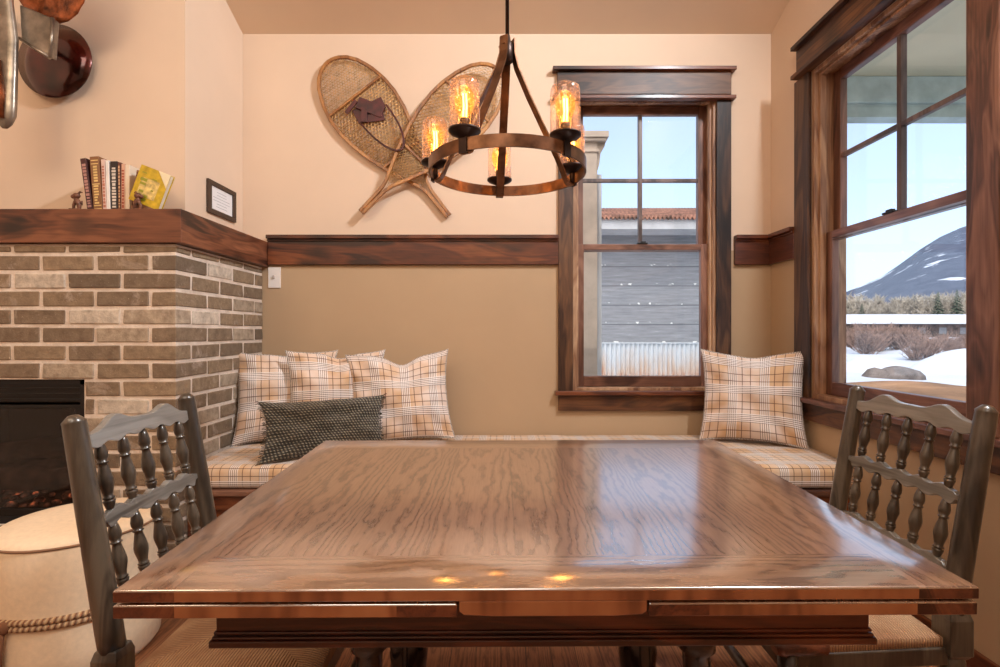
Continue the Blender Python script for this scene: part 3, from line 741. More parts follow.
# two trestle supports: pair of turned posts on a sledge foot, joined by a stretcher
LX = [(ax0+.20, .93), (ax0+.20, 1.33), (ax1-.22, .93), (ax1-.22, 1.33)]
prof = [(.03, 0), (.034, .03), (.022, .05), (.03, .07), (.045, .12), (.05, .17), (.042, .23), (.024, .29), (.02, .31), (.032, .325), (.034, .34), (.022, .355), (.024, .42), (.034, .43), (.034, .455), (.026, .47), (.03, .50), (.03, .53)]
for (x, y) in LX:
    MB().lathe([(r, t_) for r, t_ in prof], (x, y, .09), n=24).build('leg', M['dark_turned'], tb)
for x in (LX[0][0], LX[2][0]):
    pts = [(.80, 0), (.88, 0), (.93, .03), (1.33, .03), (1.38, 0), (1.46, 0), (1.46, .05), (1.40, .09), (.86, .09), (.80, .05)]
    MB().prism(pts[::-1], x-.035, x+.035, 'x').build('foot', M['dark_turned'], tb, bevel=.006)
    MB().box(x-.04, x+.04, .86, 1.40, az0-.0, az0+.05).build('cross_beam', M['dark_turned'], tb, bevel=.004)
MB().box(LX[0][0]+.03, LX[2][0]-.03, 1.11, 1.15, .12, .2).build('stretcher', M['apron'], tb, bevel=.005)

# ================================================================== CHAIRS
def make_chair(label, loc, rotz, w, group):
    r = thing('dining_chair', label, 'chair', (0, 0, 0), group)
    xb = -.21; zs = .445; h2 = w/2; rake = .17; zt = .93
    bx_ = lambda z: xb-(z-zs)*rake if z > zs else xb
    for s in (-1, 1):
        y = s*h2
        d0 = Vector((bx_(zs), y, zs)); d1 = Vector((bx_(zt), y, zt)); L = (d1-d0).length
        mb = MB().lathe([(.024, 0), (.0245, .05), (.023, L*.5), (.021, L-.03), (.0205, L-.018), (.0215, L-.014), (.013, L-.005), (.009, L-.001), (.003, L)], d0, d1, n=20)
        o = mb.build('back_post', M['chair'], r)
        mb = MB(); c = Vector((xb, y, 0)); q = .027
        def sq(hh, z): return [(xb-hh, y-hh, z), (xb+hh, y-hh, z), (xb+hh, y+hh, z), (xb-hh, y+hh, z)]
        mb.rings([sq(.018, .345), sq(q, .36), sq(q, zs-.006), sq(.022, zs+.012)], sm=False)
        mb.build('block', M['chair'], o, bevel=.003)
        mb = MB().lathe([(.013, 0), (.017, .03), (.022, .06), (.023, .15), (.018, .17), (.023, .18), (.024, .34), (.018, .355)], (xb, y, 0), n=18)
        mb.build('leg', M['chair'], r)
        mb = MB().lathe([(.016, 0), (.024, .02), (.024, .04), (.014, .055), (.02, .07), (.026, .12), (.018, .2), (.014, .22), (.02, .23), (.02, .24), (.016, .25), (.021, .27), (.021, .375)], (.19, s*(h2+.028), 0), n=18)
        mb.build('leg', M['chair'], r)
    nT = 40
    def wavy(topf, botf, z0, thk, name, mat):
        mb = MB(); ringsl = []
        for i in range(nT+1):
            tq = i/nT; y = -h2+.012+(w-.024)*tq; za = z0+botf(tq); zb3 = z0+topf(tq)
            ringsl.append([(bx_(za)-thk/2, y, za), (bx_(za)+thk/2, y, za), (bx_(zb3)+thk/2, y, zb3), (bx_(zb3)-thk/2, y, zb3)])
        mb.rings(ringsl, sm=False); return mb.build(name, mat, r, bevel=.002)
    g = lambda t_, c, s_: math.exp(-((t_-c)/s_)**2)
    wavy(lambda t_: .004+.028*(g(t_, .26, .11)+g(t_, .76, .11))+.016*g(t_, .5, .2), lambda t_: -.024+.008*g(t_, .5, .3)+.004*math.cos(t_*2*math.pi*6), .880, .017, 'crest_rail', M['chair_sheen'])
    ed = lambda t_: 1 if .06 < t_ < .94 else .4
    wavy(lambda t_: ed(t_)*(.016+.005*math.cos((t_-.5)*2*math.pi*6)), lambda t_: -ed(t_)*(.016+.005*math.cos((t_-.5)*2*math.pi*6+math.pi)), .705, .016, 'middle_rail', M['chair_sheen'])
    wavy(lambda t_: ed(t_)*(.016+.004*math.cos((t_-.5)*2*math.pi*6)), lambda t_: -.016*ed(t_), .535, .016, 'lower_rail', M['chair_sheen'])
    sp = [(.006, 0), (.008, .02), (.011, .10), (.0125, .13), (.008, .145), (.0115, .155), (.012, .17), (.009, .19), (.010, .24), (.014, .36), (.0145, .42), (.012, .52), (.009, .62), (.008, .66), (.0115, .675), (.0115, .69), (.0085, .70), (.012, .76), (.0125, .82), (.0095, .92), (.006, 1)]
    for i in range(5):
        y = -h2+w*(i+1)/6+(i-2)*.004
        for (za, zb4) in ((.718, .866), (.549, .693)):
            a = Vector((bx_(za), y, za)); b = Vector((bx_(zb4), y, zb4)); L = (b-a).length
            MB().lathe([(rr*1.0, L*q_) for rr, q_ in sp], a, b, n=14).build('spindle', M['chair'], r)
    # seat
    sx0, sx1, sy = -.185, .205, h2+.005
    N = 16; mb = MB(); zt2 = .412
    vs = {}
    for j in range(N+1):
        for i in range(N+1):
            u, v = math.sin(math.pi/2*(-1+2*i/N)), math.sin(math.pi/2*(-1+2*j/N))
            x = (sx0+sx1)/2+(sx1-sx0)/2*u; y = v*(sy+.016*(u+1))
            e = max(abs(u), abs(v)); z = zt2-.022*(e**6)-.010*(1-e)+.004*abs(abs(u)-abs(v))
            vs[i, j] = len(mb.v); mb.v.append(Vector((x, y, z)))
    for j in range(N):
        for i in range(N): mb.face((vs[i, j], vs[i+1, j], vs[i+1, j+1], vs[i, j+1]), 0, None, True)
    rim = [vs[i, 0] for i in range(N+1)]+[vs[N, j] for j in range(1, N+1)]+[vs[i, N] for i in range(N-1, -1, -1)]+[vs[0, j] for j in range(N-1, 0, -1)]
    b = len(mb.v)
    for k in rim: p = mb.v[k].copy(); p.z = .368; mb.v.append(p)
    n = len(rim)
    for k in range(n): mb.face((rim[k], b+k, b+(k+1) % n, rim[(k+1) % n]), 0, None, True)
    mb.face([b+k for k in range(n)][::-1], 0)
    mb.build('rush_seat', M['rush'], r)
    mb = MB()
    for s in (-1, 1): mb.tube([(-.19, s*(h2+.004), .35), (.2, s*(h2+.03), .35)], 0, flat=(.016, .04, (0, 0, 1)))
    mb.box(.185, .205, -h2-.03, h2+.03, .33, .37); mb.box(-.2, -.18, -h2, h2, .33, .37); mb.build('seat_frame', M['chair'], r, bevel=.003)
    for s in (-1, 1):
        mb = MB().tube([(.105, s*(h2+.022), .385), (.15, s*(h2+.025), .388), (.205, s*(h2+.028), .388), (.222, s*(h2+.028), .386)], [.022, .024, .024, .018], 16)
        mb.build('corner_block', M['chair_block'], r)
    mb = MB()
    for s in (-1, 1):
        for z in (.12, .24): mb.tube([(xb, s*h2, z), (0, s*(h2+.005), z), (.19, s*(h2+.028), z)], [.008, .012, .008], 10)
    mb.tube([(.19, -h2, .2), (.19, 0, .2), (.19, h2, .2)], [.008, .014, .008], 10); mb.tube([(xb, -h2, .18), (xb, 0, .18), (xb, h2, .18)], [.008, .012, .008], 10)
    mb.build('stretchers', M['chair'], r)
    r.location = loc; r.rotation_euler = (0, 0, rotz); return r
GC = 'spindle-back dining chairs at the table'
make_chair('grey-brown spindle-back chair with rush seat at the left end, beside the ottoman', (-.585, 1.215, 0), 0, .368, GC)
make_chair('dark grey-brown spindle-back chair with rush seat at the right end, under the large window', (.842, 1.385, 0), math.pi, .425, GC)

# ================================================================== OTTOMAN
oc = Vector((-1.46, 1.745, 0)); OR_ = .235; OH = .45
ot = thing('ottoman', 'round cream canvas ottoman tied with a twisted rope', 'ottoman', oc)
prof = [(OR_*.93, 0), (OR_*.99, .02), (OR_*1.01, .10), (OR_*.985, .20), (OR_*.985, .22), (OR_*1.01, .33), (OR_, OH-.02), (OR_*.985, OH-.006), (OR_*.9, OH+.006), (OR_*.6, OH+.016), (OR_*.2, OH+.02), (.002, OH+.021)]
MB().lathe(prof, oc, n=64).build('body', M['canvas'], ot)
mb = MB().tube([oc+Vector((OR_*1.0*math.cos(a), OR_*1.0*math.sin(a), OH-.012)) for a in [2*math.pi*i/64 for i in range(64)]], .004, 6, closed=True)
mb.build('welt', plain('ottoman_welt', K(150, 112, 84), .9), ot)
def rope_uv(mb, n, k=1.2):
    for fi in range(len(mb.f)):
        i = fi//n; j = fi % n; mb.uv[fi] = [(i*k, j/n), (i*k, (j+1)/n), ((i+1)*k, (j+1)/n), ((i+1)*k, j/n)][:len(mb.f[fi])] if len(mb.f[fi]) == 4 else [(0, 0)]*len(mb.f[fi])
mb = MB()
for dz in (.203, .221):
    m2 = MB().tube([oc+Vector((OR_*.995*math.cos(a)+0, OR_*.995*math.sin(a), dz+.003*math.sin(a*3))) for a in [2*math.pi*i/160 for i in range(160)]], .0095, 10, closed=True)
    rope_uv(m2, 10, .6); b = len(mb.v); mb.v += m2.v
    for f, u in zip(m2.f, m2.uv): mb.face([b+i for i in f], 0, None, True, u)
mb.build('rope', M['rope'], ot)
kx = oc+Vector((-.03, -OR_*1.02, .212))
mb = MB().sphere(kx, .02, 12, 8, sc=(1, .8, 1)); mb.tube([kx+Vector((0, -.004, 0)), kx+Vector((-.002, -.012, -.08)), kx+Vector((-.004, -.008, -.19))], .008, 8); mb.tube([kx+Vector((.004, -.004, 0)), kx+Vector((-.018, -.012, -.07)), kx+Vector((-.02, -.008, -.17))], .007, 8)
mb.build('rope_knot', M['rope'], ot)

# ================================================================== CHANDELIER
cc = Vector((.02, 1.61, 1.62)); CR = .25; zh = 2.02
ch = thing('chandelier', 'round bronze ring chandelier with five seeded glass lights hanging over the table', 'chandelier', (cc.x, cc.y, zc(1.61)-.001))
def ring(R0, h, tk, z, n=72):
    mb = MB(); rs = []
    for i in range(n):
        a = 2*math.pi*i/n; c, s = math.cos(a), math.sin(a)
        rs.append([(cc.x+(R0-tk)*c, cc.y+(R0-tk)*s, z-h/2), (cc.x+R0*c, cc.y+R0*s, z-h/2), (cc.x+R0*c, cc.y+R0*s, z+h/2), (cc.x+(R0-tk)*c, cc.y+(R0-tk)*s, z+h/2)])
    return mb.rings(rs, closed=True, sm=True)
o = ring(CR, .036, .006, cc.z).build('ring', M['bronze'], ch)
o.modifiers.new('es', 'EDGE_SPLIT').split_angle = R(40)
MB().lathe([(.006, 0), (.006, zc(1.61)-zh)], (cc.x, cc.y, zh), n=12).build('rod', M['bronze_dk'], ch)
MB().lathe([(.06, -.03), (.062, -.01), (.06, .02), (.02, .045)][::-1], (cc.x, cc.y, zc(1.61)-.02), n=28).build('canopy', M['bronze_dk'], ch)
mb = MB().lathe([(.012, -.06), (.018, -.055), (.018, 0), (.013, .005), (.008, .03)], (cc.x, cc.y, zh), n=16); mb.build('hub', M['bronze_dk'], ch)
PH = 96; AN = [PH+72*i for i in range(5)]
for a in (96, 24, 168, 240):
    d = Vector((math.cos(R(a)), math.sin(R(a)), 0)); up = d.cross(Vector((0, 0, 1)))
    rin = CR-.012
    pts = [(.020, zh+.02-cc.z), (.022, zh-.03-cc.z), (.034, zh-.07-cc.z), (.075, .25), (.13, .155), (.185, .062), (.205, .022), (.214, 0), (.222, -.014), (.234, -.021), (rin+.005, -.022)]
    mb = MB(); P3 = [cc+d*x+Vector((0, 0, z)) for x, z in pts]
    side = up.normalized(); rs = []
    for i, p in enumerate(P3):
        dd = (P3[min(i+1, len(P3)-1)]-P3[max(i-1, 0)]).normalized(); nn = dd.cross(side).normalized()
        rs.append([p+side*.0135+nn*.0022, p-side*.0135+nn*.0022, p-side*.0135-nn*.0022, p+side*.0135-nn*.0022])
    mb.rings(rs, sm=False)
    q = cc+d*.0245+Vector((0, 0, zh-.005-cc.z)); mb.lathe([(.004, 0), (.004, .006)], q-d*.003, q+d*.01, n=8)
    mb.build('strap', M['bronze'], ch)
for k, a in enumerate(AN):
    d = Vector((math.cos(R(a)), math.sin(R(a)), 0)); p = cc+d*.243
    lp = bpy.data.objects.new('lamp', None)
    mb = MB().lathe([(.012, -.004), (.022, .002), (.040, .010), (.0455, .015), (.0455, .020), (.02, .023)], p+Vector((0, 0, .022)), n=28)
    mb.lathe([(.008, -.04), (.010, -.02), (.010, 0), (.012, .012)], p+Vector((0, 0, .022)), n=12)
    mb.lathe([(.014, .024), (.014, .05), (.011, .052)], p+Vector((0, 0, .022)), n=16)
    q = p+d*.008; mb.bar(q+Vector((0, 0, -.024)), q+Vector((0, 0, .024)), .026, .005, d)
    cup = mb.build('lamp_cup', M['bronze_dk'], ch)
    zb0 = cc.z+.044
    pr_ = [(.040, 0), (.0425, .004), (.0425, .118), (.040, .130), (.033, .137), (.026, .139), (.0245, .138), (.032, .135), (.0385, .128), (.041, .117), (.041, .005), (.039, .002)]
    m3 = MB(); n = 28; base = Vector((p.x, p.y, zb0)); rs = [[base+Vector((r_*math.cos(2*math.pi*j/n), r_*math.sin(2*math.pi*j/n), t_)) for j in range(n)] for r_, t_ in pr_]
    m3.rings(rs[:4]+[[base+Vector((.026*math.cos(2*math.pi*j/n), .026*math.sin(2*math.pi*j/n), .139)) for j in range(n)]], cap=False); m3.build('glass_shade', M['seeded'], ch)
    bl = [(.012, .026), (.015, .036), (.024, .052), (.0285, .072), (.0285, .092), (.021, .110), (.006, .117)]
    MB().lathe(bl, base, n=20).build('bulb', M['bulb'], cup)
    mb = MB()
    for i in range(4):
        c2 = base+Vector((.006*math.cos(R(45+90*i)), .006*math.sin(R(45+90*i)), 0))
        mb.tube([c2+Vector((0, 0, .034)), c2+Vector((.002, .001, .065)), c2+Vector((0, 0, .098))], .0024, 6)
    mb.build('filament', M['fil'], cup)
    light('POINT', 'bulb_light', (p.x, p.y, zb0+.07), .9, (1, .62, .3), size=.022)

# ================================================================== SNOWSHOES
WT = [(0, 0), (.004, .16), (.015, .32), (.04, .52), (.08, .70), (.15, .88), (.24, .985), (.32, 1), (.42, .93), (.52, .78), (.62, .58), (.70, .38), (.76, .22), (.80, .12), (.84, .066), (1, .052)]
def hw(s):
    for (a, b), (c, d) in zip(WT, WT[1:]):
        if s <= c: return b+(d-b)*(s-a)/(c-a)
    return WT[-1][1]
def snowshoe(label, toe, tail, yoff, wid, binding):
    T = Vector((px(toe[0]), D-yoff, pz(toe[1]))); E = Vector((px(tail[0]), D-yoff, pz(tail[1]))); L = (E-T).length
    d = (E-T).normalized(); nrm = Vector((0, -1, 0)); side = d.cross(nrm).normalized()
    root = thing('snowshoe', label, 'snowshoe', (T+E)/2, 'pair of crossed snowshoes on the wall')
    W2 = wid/2
    pt = lambda s, u, off=0: T+d*(s*L)+side*(u*W2)+nrm*(off+.03*max(0, .15-s)*2)
    ss = [1-(1-0)*i/60 for i in range(61)]; ss = [s**1.0 for s in ss]
    path = [pt(s, hw(s)) for s in ss if s > .004]+[pt(0, 0)]+[pt(s, -hw(s)) for s in reversed(ss) if s > .004]
    # rounder toe: resample using ellipse cap
    path = []
    sv = [1, .95, .9, .86, .83, .8, .77, .74, .7, .66, .62, .57, .52, .47, .42, .37, .32, .28, .24, .2, .16, .13, .1, .08, .06, .04, .027, .015, .007, .003]
    for s in sv: path.append(pt(s, hw(s)))
    path.append(pt(0, 0))
    for s in reversed(sv): path.append(pt(s, -hw(s)))
    mb = MB().tube(path, 0, flat=(.019, .017, nrm)); 
    mb.build('frame', M['ash'], root, bevel=.003)
    for s in (.22, .60):
        u = hw(s)*.97; MB().bar(pt(s, -u), pt(s, u), .014, .022, nrm).build('crossbar', M['ash'], root, bevel=.003)
    # lacing: three families of strands clipped to the outline
    mb = MB(); random.seed(int(toe[0]))
    def inside(s, u): return 0 < s < .80 and abs(u) < hw(s)*.97
    def strands(ang, pitch, rad, s0, s1, off):
        ca, sa = math.cos(R(ang)), math.sin(R(ang)); c = -1.2
        while c < 1.2:
            run = None; last = None; kk = -1.3
            while kk < 1.3:
                x = .35*L+(-sa*c+ca*kk)*L; y = (ca*c+sa*kk)*L
                s = x/L; u = y/W2
                ok = inside(s, u) and s0 < s < s1
                if ok:
                    if run is None: run = (s, u)
                    last = (s, u)
                elif run is not None:
                    if last != run:
                        a_, b_ = run, last; ds = random.uniform(-.006, .006)
                        mb.tube([pt(a_[0]+ds, a_[1], off), pt((a_[0]+b_[0])/2, (a_[1]+b_[1])/2, off+.002), pt(b_[0]-ds, b_[1], off)], rad, 4)
                    run = None
                kk += .008
            c += pitch/L
    for (s0, s1, pit, rad) in ((0, .215, .014, .0014), (.225, .595, .018, .0024), (.605, .80, .014, .0014)):
        strands(90, pit, rad, s0, s1, 0); strands(33, pit, rad, s0, s1, .003); strands(-33, pit, rad, s0, s1, -.003)
    mb.build('lacing', M['gut'], root)
    if binding:
        mb = MB()
        a, b = .24, .36
        mb.bar(pt(.335, -.55, .006), pt(.30, .35, .006), .065, .005, nrm); mb.bar(pt(.40, -.3, .012), pt(.33, .35, .012), .04, .008, nrm)
        mb.bar(pt(.38, -.35, .014), pt(.26, .05, .016), .065, .012, nrm); mb.bar(pt(.27, -.15, .018), pt(.36, .25, .018), .035, .010, nrm); mb.bar(pt(.25, .05, .022), pt(.27, .5, .022), .022, .008, nrm)
        # heel strap loop
        pts = [pt(.36+.24*math.sin(R(t_)), -.1+.45*math.cos(R(t_)), .02+.035*math.sin(R(t_))) for t_ in range(0, 181, 12)]
        mb.tube(pts, 0, flat=(.010, .010, nrm)); mb.build('binding', M['leather'], root, bevel=.001)
    return root
snowshoe('wooden snowshoe with a dark red leather binding, toe pointing up to the left', (330, 65), (449, 217), .022, .39, True)
snowshoe('wooden snowshoe half hidden behind the chandelier, toe pointing up to the right', (498, 76), (364, 215), .062, .355, False)

# ================================================================== MANTEL ITEMS
YK = 2.15; zm = Zm1+.0006
def bpx(x): return (x-CX)*YK/F
def book(x0, x1, ytop, lean, col, label, deco=None, decoc=None, depth=.15, col2=None, front=None):
    X0, X1 = bpx(x0), bpx(x1); W_ = X1-X0-.0008; H_ = HC+(CY-ytop)*YK/F-zm
    root = thing('book', label, 'book', (X0+W_/2, YK, zm), 'books on the mantel')
    L0 = wloc(root); yf = -0.0
    bmat = plain('book_cloth', col, .5, var=.08)
    mb = MB(); t3 = min(.0025, W_*.2)
    mb.box(-W_/2, -W_/2+t3, 0, depth, 0, H_); mb.box(W_/2-t3, W_/2, 0, depth, 0, H_); mb.box(-W_/2, W_/2, -.004, .0005, 0, H_)
    mb.xf(lambda p: p+L0); mb.build('cover', bmat, root, bevel=.0012)
    mb = MB().box(-W_/2+t3, W_/2-t3, .001, depth-.004, .003, H_-.004); mb.xf(lambda p: p+L0); mb.build('pages', M['pages'], root)
    if deco:
        mb = MB(); random.seed(int(x0*7)); z = H_*.1
        if deco == 'text':
            while z < H_*.88:
                hh = random.uniform(.006, .012); ww = W_*random.uniform(.22, .34)
                mb.box(-ww, ww, -.0048, -.004, z, z+hh); z += hh+random.uniform(.003, .006)
        if deco == 'bands':
            for zz in (.06, .12, .5, .86, .92): mb.box(-W_*.4, W_*.4, -.0048, -.004, H_*zz, H_*zz+.004)
            z = H_*.55
            while z < H_*.83: mb.box(-W_*.2, W_*.24, -.0048, -.004, z, z+.008); z += .012
            z = H_*.16
            while z < H_*.46: mb.box(-W_*.3, W_*.3*random.random(), -.0048, -.004, z, z+.007); z += .012
        mb.xf(lambda p: p+L0); mb.build('spine_lettering', plain('spine_print', decoc, .5), root)
    root.rotation_euler = (0, R(lean), 0)
    return root
M['pages'] = plain('paper_pages', K(232, 218, 196), .8)
book(88.3, 94.2, 158, -8, K(70, 34, 34), 'thin dark maroon book leaning left at the left end of the row', 'text', K(190, 140, 130), .15)
book(94.6, 103.8, 156.5, -4.5, K(140, 96, 62), 'tan and gold book, tallest of the row on the mantel', 'bands', K(232, 200, 130), .16)
book(103.9, 107.6, 159.5, -2.5, K(226, 196, 184), 'thin pale pink book between the tan book and a white one', 'text', K(190, 120, 100))
book(107.8, 111.4, 160.5, -2, K(240, 236, 232), 'thin white book just left of the black one')
book(111.6, 118.8, 161.5, -1, K(40, 30, 30), 'black book with pale lettering down its spine', 'text', K(226, 214, 200), .16)
book(119.0, 121.8, 162.5, -.8, K(98, 50, 36), 'thin red-brown book just right of the black book', 'text', K(214, 170, 130))
book(122.0, 125.6, 164, 0, K(224, 176, 150), 'thin salmon pink book with red lettering', 'text', K(170, 80, 60))
book(125.8, 130.3, 165, 0, K(238, 220, 196), 'plain cream book between the pink and the patterned brown book')
book(130.6, 136.0, 170, 9, K(158, 112, 78), 'brown patterned book leaning right against the yellow one', 'bands', K(96, 52, 38), .12)
# yellow book, leaning with its front cover turned to the room
Wc, Hc = .130, .157
yb = thing('book', 'yellow hardcover leaning right with its front cover facing out', 'book', (bpx(163)-Wc*.93, YK-.03, zm+Wc*math.sin(R(21))+.003), 'books on the mantel')
L0 = wloc(yb)
M['yellow'] = plain('yellow_cover', K(206, 172, 40), .4, var=.2, scale=30)
mb = MB().box(0, Wc, -.004, -.001, 0, Hc); mb.box(0, Wc, .020, .023, 0, Hc); mb.box(-.003, 0, -.004, .023, 0, Hc); mb.xf(lambda p: p+L0); mb.build('cover', M['yellow'], yb, bevel=.001)
mb = MB().box(0, Wc-.004, -.001, .020, .003, Hc-.003); mb.xf(lambda p: p+L0); mb.build('pages', M['pages'], yb)
mb = MB().prism([(Wc-.055, Hc), (Wc, Hc), (Wc, Hc-.06)], -.0050, -.0040, 'y'); mb.xf(lambda p: p+L0); mb.build('cover_corner', plain('cream_print', K(240, 226, 190), .4), yb)
mb = MB(); random.seed(11)
mb.box(.02, .10, -.0048, -.004, .03, .11); mb.xf(lambda p: p+L0); mb.build('cover_picture', plain('cover_photo', K(226, 196, 120), .4, var=.35, scale=40), yb)
M['gprint'] = plain('green_print', K(150, 150, 40), .4)
for i in range(8):
    a = random.uniform(.012, .09); z = .015+i*.016; mb = MB().box(a, a+random.uniform(.008, .03), -.0054, -.0049, z, z+random.uniform(.004, .012))
    mb.xf(lambda p: p+L0); mb.build('cover_print', M['gprint'], yb)
yb.rotation_euler = (0, R(21), R(0))
M['figure'] = plain('brown_cast_figure', K(120, 78, 58), .5, var=.4, scale=60, metal=.2)
def figurine(x, label, flip):
    X = bpx(x)-.0; Y = YM+.028; mb = MB(); s = -1 if flip else 1
    mb.box(X-.022, X+.022, Y-.014, Y+.014, zm, zm+.005)
    mb.tube([(X-.012*s, Y, zm+.004), (X-.010*s, Y, zm+.026), (X-.002*s, Y, zm+.04), (X+.006*s, Y, zm+.052)], [.006, .009, .011, .006], 10)
    mb.tube([(X+.012*s, Y, zm+.004), (X+.012*s, Y, zm+.02), (X+.004*s, Y, zm+.036)], [.005, .006, .008], 8)
    mb.sphere((X+.0*s, Y, zm+.060), .014, 10, 8, sc=(1.1, .8, .9)); mb.sphere((X+.014*s, Y, zm+.057), .009, 8, 6)
    mb.tube([(X-.004*s, Y, zm+.066), (X-.012*s, Y+.004, zm+.078), (X-.020*s, Y+.006, zm+.074)], [.004, .004, .002], 6)
    mb.tube([(X-.010*s, Y, zm+.026), (X-.022*s, Y, zm+.036), (X-.024*s, Y, zm+.02)], [.006, .005, .002], 6)
    tag(mb.build('bookend', M['figure'], bevel=.001), label, 'bookend', 'small cast bookends on the mantel')
figurine(86, 'small brown cast animal bookend at the left of the books', True)
figurine(146, 'small brown cast animal bookend in front of the yellow book', False)

# framed card on chimney side
yA, yB2 = XL*F/(206-CX), XL*F/(234-CX); zA, zB = HC+(CY-178)*yA/F, HC+(CY-211.5)*yA/F
fr = thing('picture_frame', 'small dark frame with a white printed card on the side of the chimney', 'picture frame', (XL, (yA+yB2)/2, zB))
mb = MB(); X0, X1 = XL+.0008, XL+.014; b_ = .030
mb.box(X0, X1, yA, yB2, zB, zB+b_*.8); mb.box(X0, X1, yA, yB2, zA-b_*.8, zA); mb.box(X0, X1, yA, yA+b_, zB+b_*.8, zA-b_*.8); mb.box(X0, X1, yB2-b_, yB2, zB+b_*.8, zA-b_*.8)
mb.build('frame', plain('frame_wood', K(66, 48, 36), .5), fr, bevel=.002)
MB().box(X0, X0+.005, yA+b_, yB2-b_, zB+b_*.8, zA-b_*.8).build('card', plain('card_paper', K(232, 232, 234), .6, var=.01), fr)
mb = MB(); random.seed(2)
for i in range(6):
    z = zA-b_-.018-i*.015; e = random.uniform(.0, .04)
    mb.box(X0+.005, X0+.0055, yA+b_+.02+e, yB2-b_-.02-e, z, z+.0022)
mb.build('print', plain('grey_print', K(170, 172, 178), .6), fr)
MB().lathe([(.002, 0), (.004, .002)], (X1, (yA+yB2)/2, zA-.012), (X1+.01, (yA+yB2)/2, zA-.012), n=8).build('nail', M['bronze'], fr)
# switch plate
sw = thing('light_switch', 'white light switch plate on the back wall beside the brick', 'light switch', ((px(268.5)+px(281))/2, D, pz(288)))
MB().box(px(268.5), px(281), D-.006, D-.0006, pz(288), pz(267.2)).build('plate', M['white'], sw, bevel=.002)
xm_ = px(274.7); zm_ = pz(277.6)
mb = MB().box(xm_-.006, xm_+.006, D-.016, D-.006, zm_-.004, zm_+.012); mb.build('toggle', plain('toggle', K(214, 204, 196), .4), sw, bevel=.001)

# metal wall sculpture, upper left
YS = 2.28; sp_ = lambda x, y, Y=YS: at(x, y, Y)
ms = thing('metal_wall_sculpture', 'scrap metal wall sculpture of red discs, dish and steel pieces above the mantel', 'wall sculpture', sp_(20, 60, YD))
M['redmetal'] = plain('oxblood_enamel', K(72, 18, 12), .2, .6, var=.6, scale=9, coat=.8)
M['copper'] = plain('hammered_copper', K(176, 104, 66), .28, .9, var=.5, scale=14, bump=.6, coat=.3)
M['steel'] = plain('worn_steel', K(150, 140, 128), .32, .8, var=.35, scale=10, bump=.15)
c = sp_(50, 58, 2.27)
mb = MB(); prf = [(.002, .016), (.06, .015), (.10, .011), (.165, 0), (.168, .002), (.168, .008), (.10, .020), (.002, .024)]
mb.lathe([(r_, t_) for r_, t_ in prf], c+Vector((0, .03, 0)), c+Vector((0, -1, -.0)), n=48); mb.build('disc', M['redmetal'], ms)
c = sp_(56, -20, 2.14); mb = MB(); prf = [(.002, 0), (.07, .004), (.12, .018), (.168, .040), (.176, .043), (.172, .047), (.12, .028), (.002, .012)]
m3 = MB().lathe(prf, (0, 0, 0), (0, 0, 1), n=40)
Mx = Matrix.Translation(c) @ Matrix.Rotation(R(18), 4, 'Y') @ Matrix.Rotation(R(108), 4, 'X')
m3.xf(lambda p: Mx @ (p+Vector((0, 0, .004*math.sin(p.x*90)*math.cos(p.y*80))))); m3.build('dish', M['copper'], ms)
mb = MB(); a, b, c2, d2 = sp_(19, 4, 2.1), sp_(53, 18, 2.1), sp_(50, 57, 2.1), sp_(21, 40, 2.1)
pg = [(p.x, p.z) for p in (d2, c2, b, a)]; mb.prism(pg, 2.10, 2.135, 'y'); mb.build('steel_box', M['steel'], ms, bevel=.006)
mb = MB(); mb.tube([sp_(53, 18, 2.10), sp_(50, 58, 2.10)], .007, 8); mb.tube([sp_(19, 38, 2.10), sp_(50, 58, 2.10)], .007, 8); mb.build('rim_bar', M['steel'], ms)
pth = [sp_(6, -30, 2.08), sp_(6, 5, 2.08), sp_(8, 40, 2.07), sp_(6, 75, 2.06), sp_(4, 105, 2.06), sp_(4, 116, 2.06), sp_(4, 124, 2.06), sp_(4, 128, 2.06)]
mb = MB().tube(pth, [.03, .034, .040, .040, .046, .043, .028, .01], 16); mb.xf(lambda p: Vector((p.x, 2.07+(p.y-2.07)*.5, p.z))); mb.build('curved_arm', M['steel'], ms)
mb = MB().tube([sp_(-8, 60, 2.04), sp_(-6, 90, 2.03), sp_(-2, 118, 2.04)], [.03, .035, .02], 14); mb.build('hook', M['copper'], ms)
mb = MB(); mb.tube([sp_(10, 20, 2.1), sp_(10, 20, YD-.002)], .015, 10); mb.build('mount', M['black'], ms)

# ================================================================== OUTSIDE
M['snow'] = plain('snow', K(212, 216, 224), .8, var=.05, scale=.4, bump=.1)
M['dirt'] = plain('wet_dirt_road', K(164, 122, 86), .9, var=.25, scale=.8)
def gz(x, y):
    rr = math.hypot(x, y)
    z = -.55+max(0, rr-24)*.017
    if rr > 7: z += (noise.noise(Vector((x*.13, y*.13, 0)))*.5+noise.noise(Vector((x*.4, y*.4, 3)))*.16)*min(1, (rr-7)/8)*.9
    return z
mb = MB(); nx, ny = 150, 150; xs = [-60+260*(i/nx)**1.25 for i in range(nx+1)]; ys = [-12+192*(j/ny)**1.6 for j in range(ny+1)]
for j in range(ny+1):
    for i in range(nx+1): mb.v.append(Vector((xs[i], ys[j], gz(xs[i], ys[j]))))
def road(x, y):
    q = y-(15.5-.16*(x-8)); return abs(q+1.2*noise.noise(Vector((x*.2, 0, 5)))) < 1.1 and x > -5
for j in range(ny):
    for i in range(nx):
        a = j*(nx+1)+i; xm, ym = (xs[i]+xs[i+1])/2, (ys[j]+ys[j+1])/2
        mb.face((a, a+1, a+nx+2, a+nx+1), 0, None, True)
struct(mb.build('snow_ground', M['snow'], origin=(0, 0, 0)))
mb = MB()   # dirt road strip laid on the snow
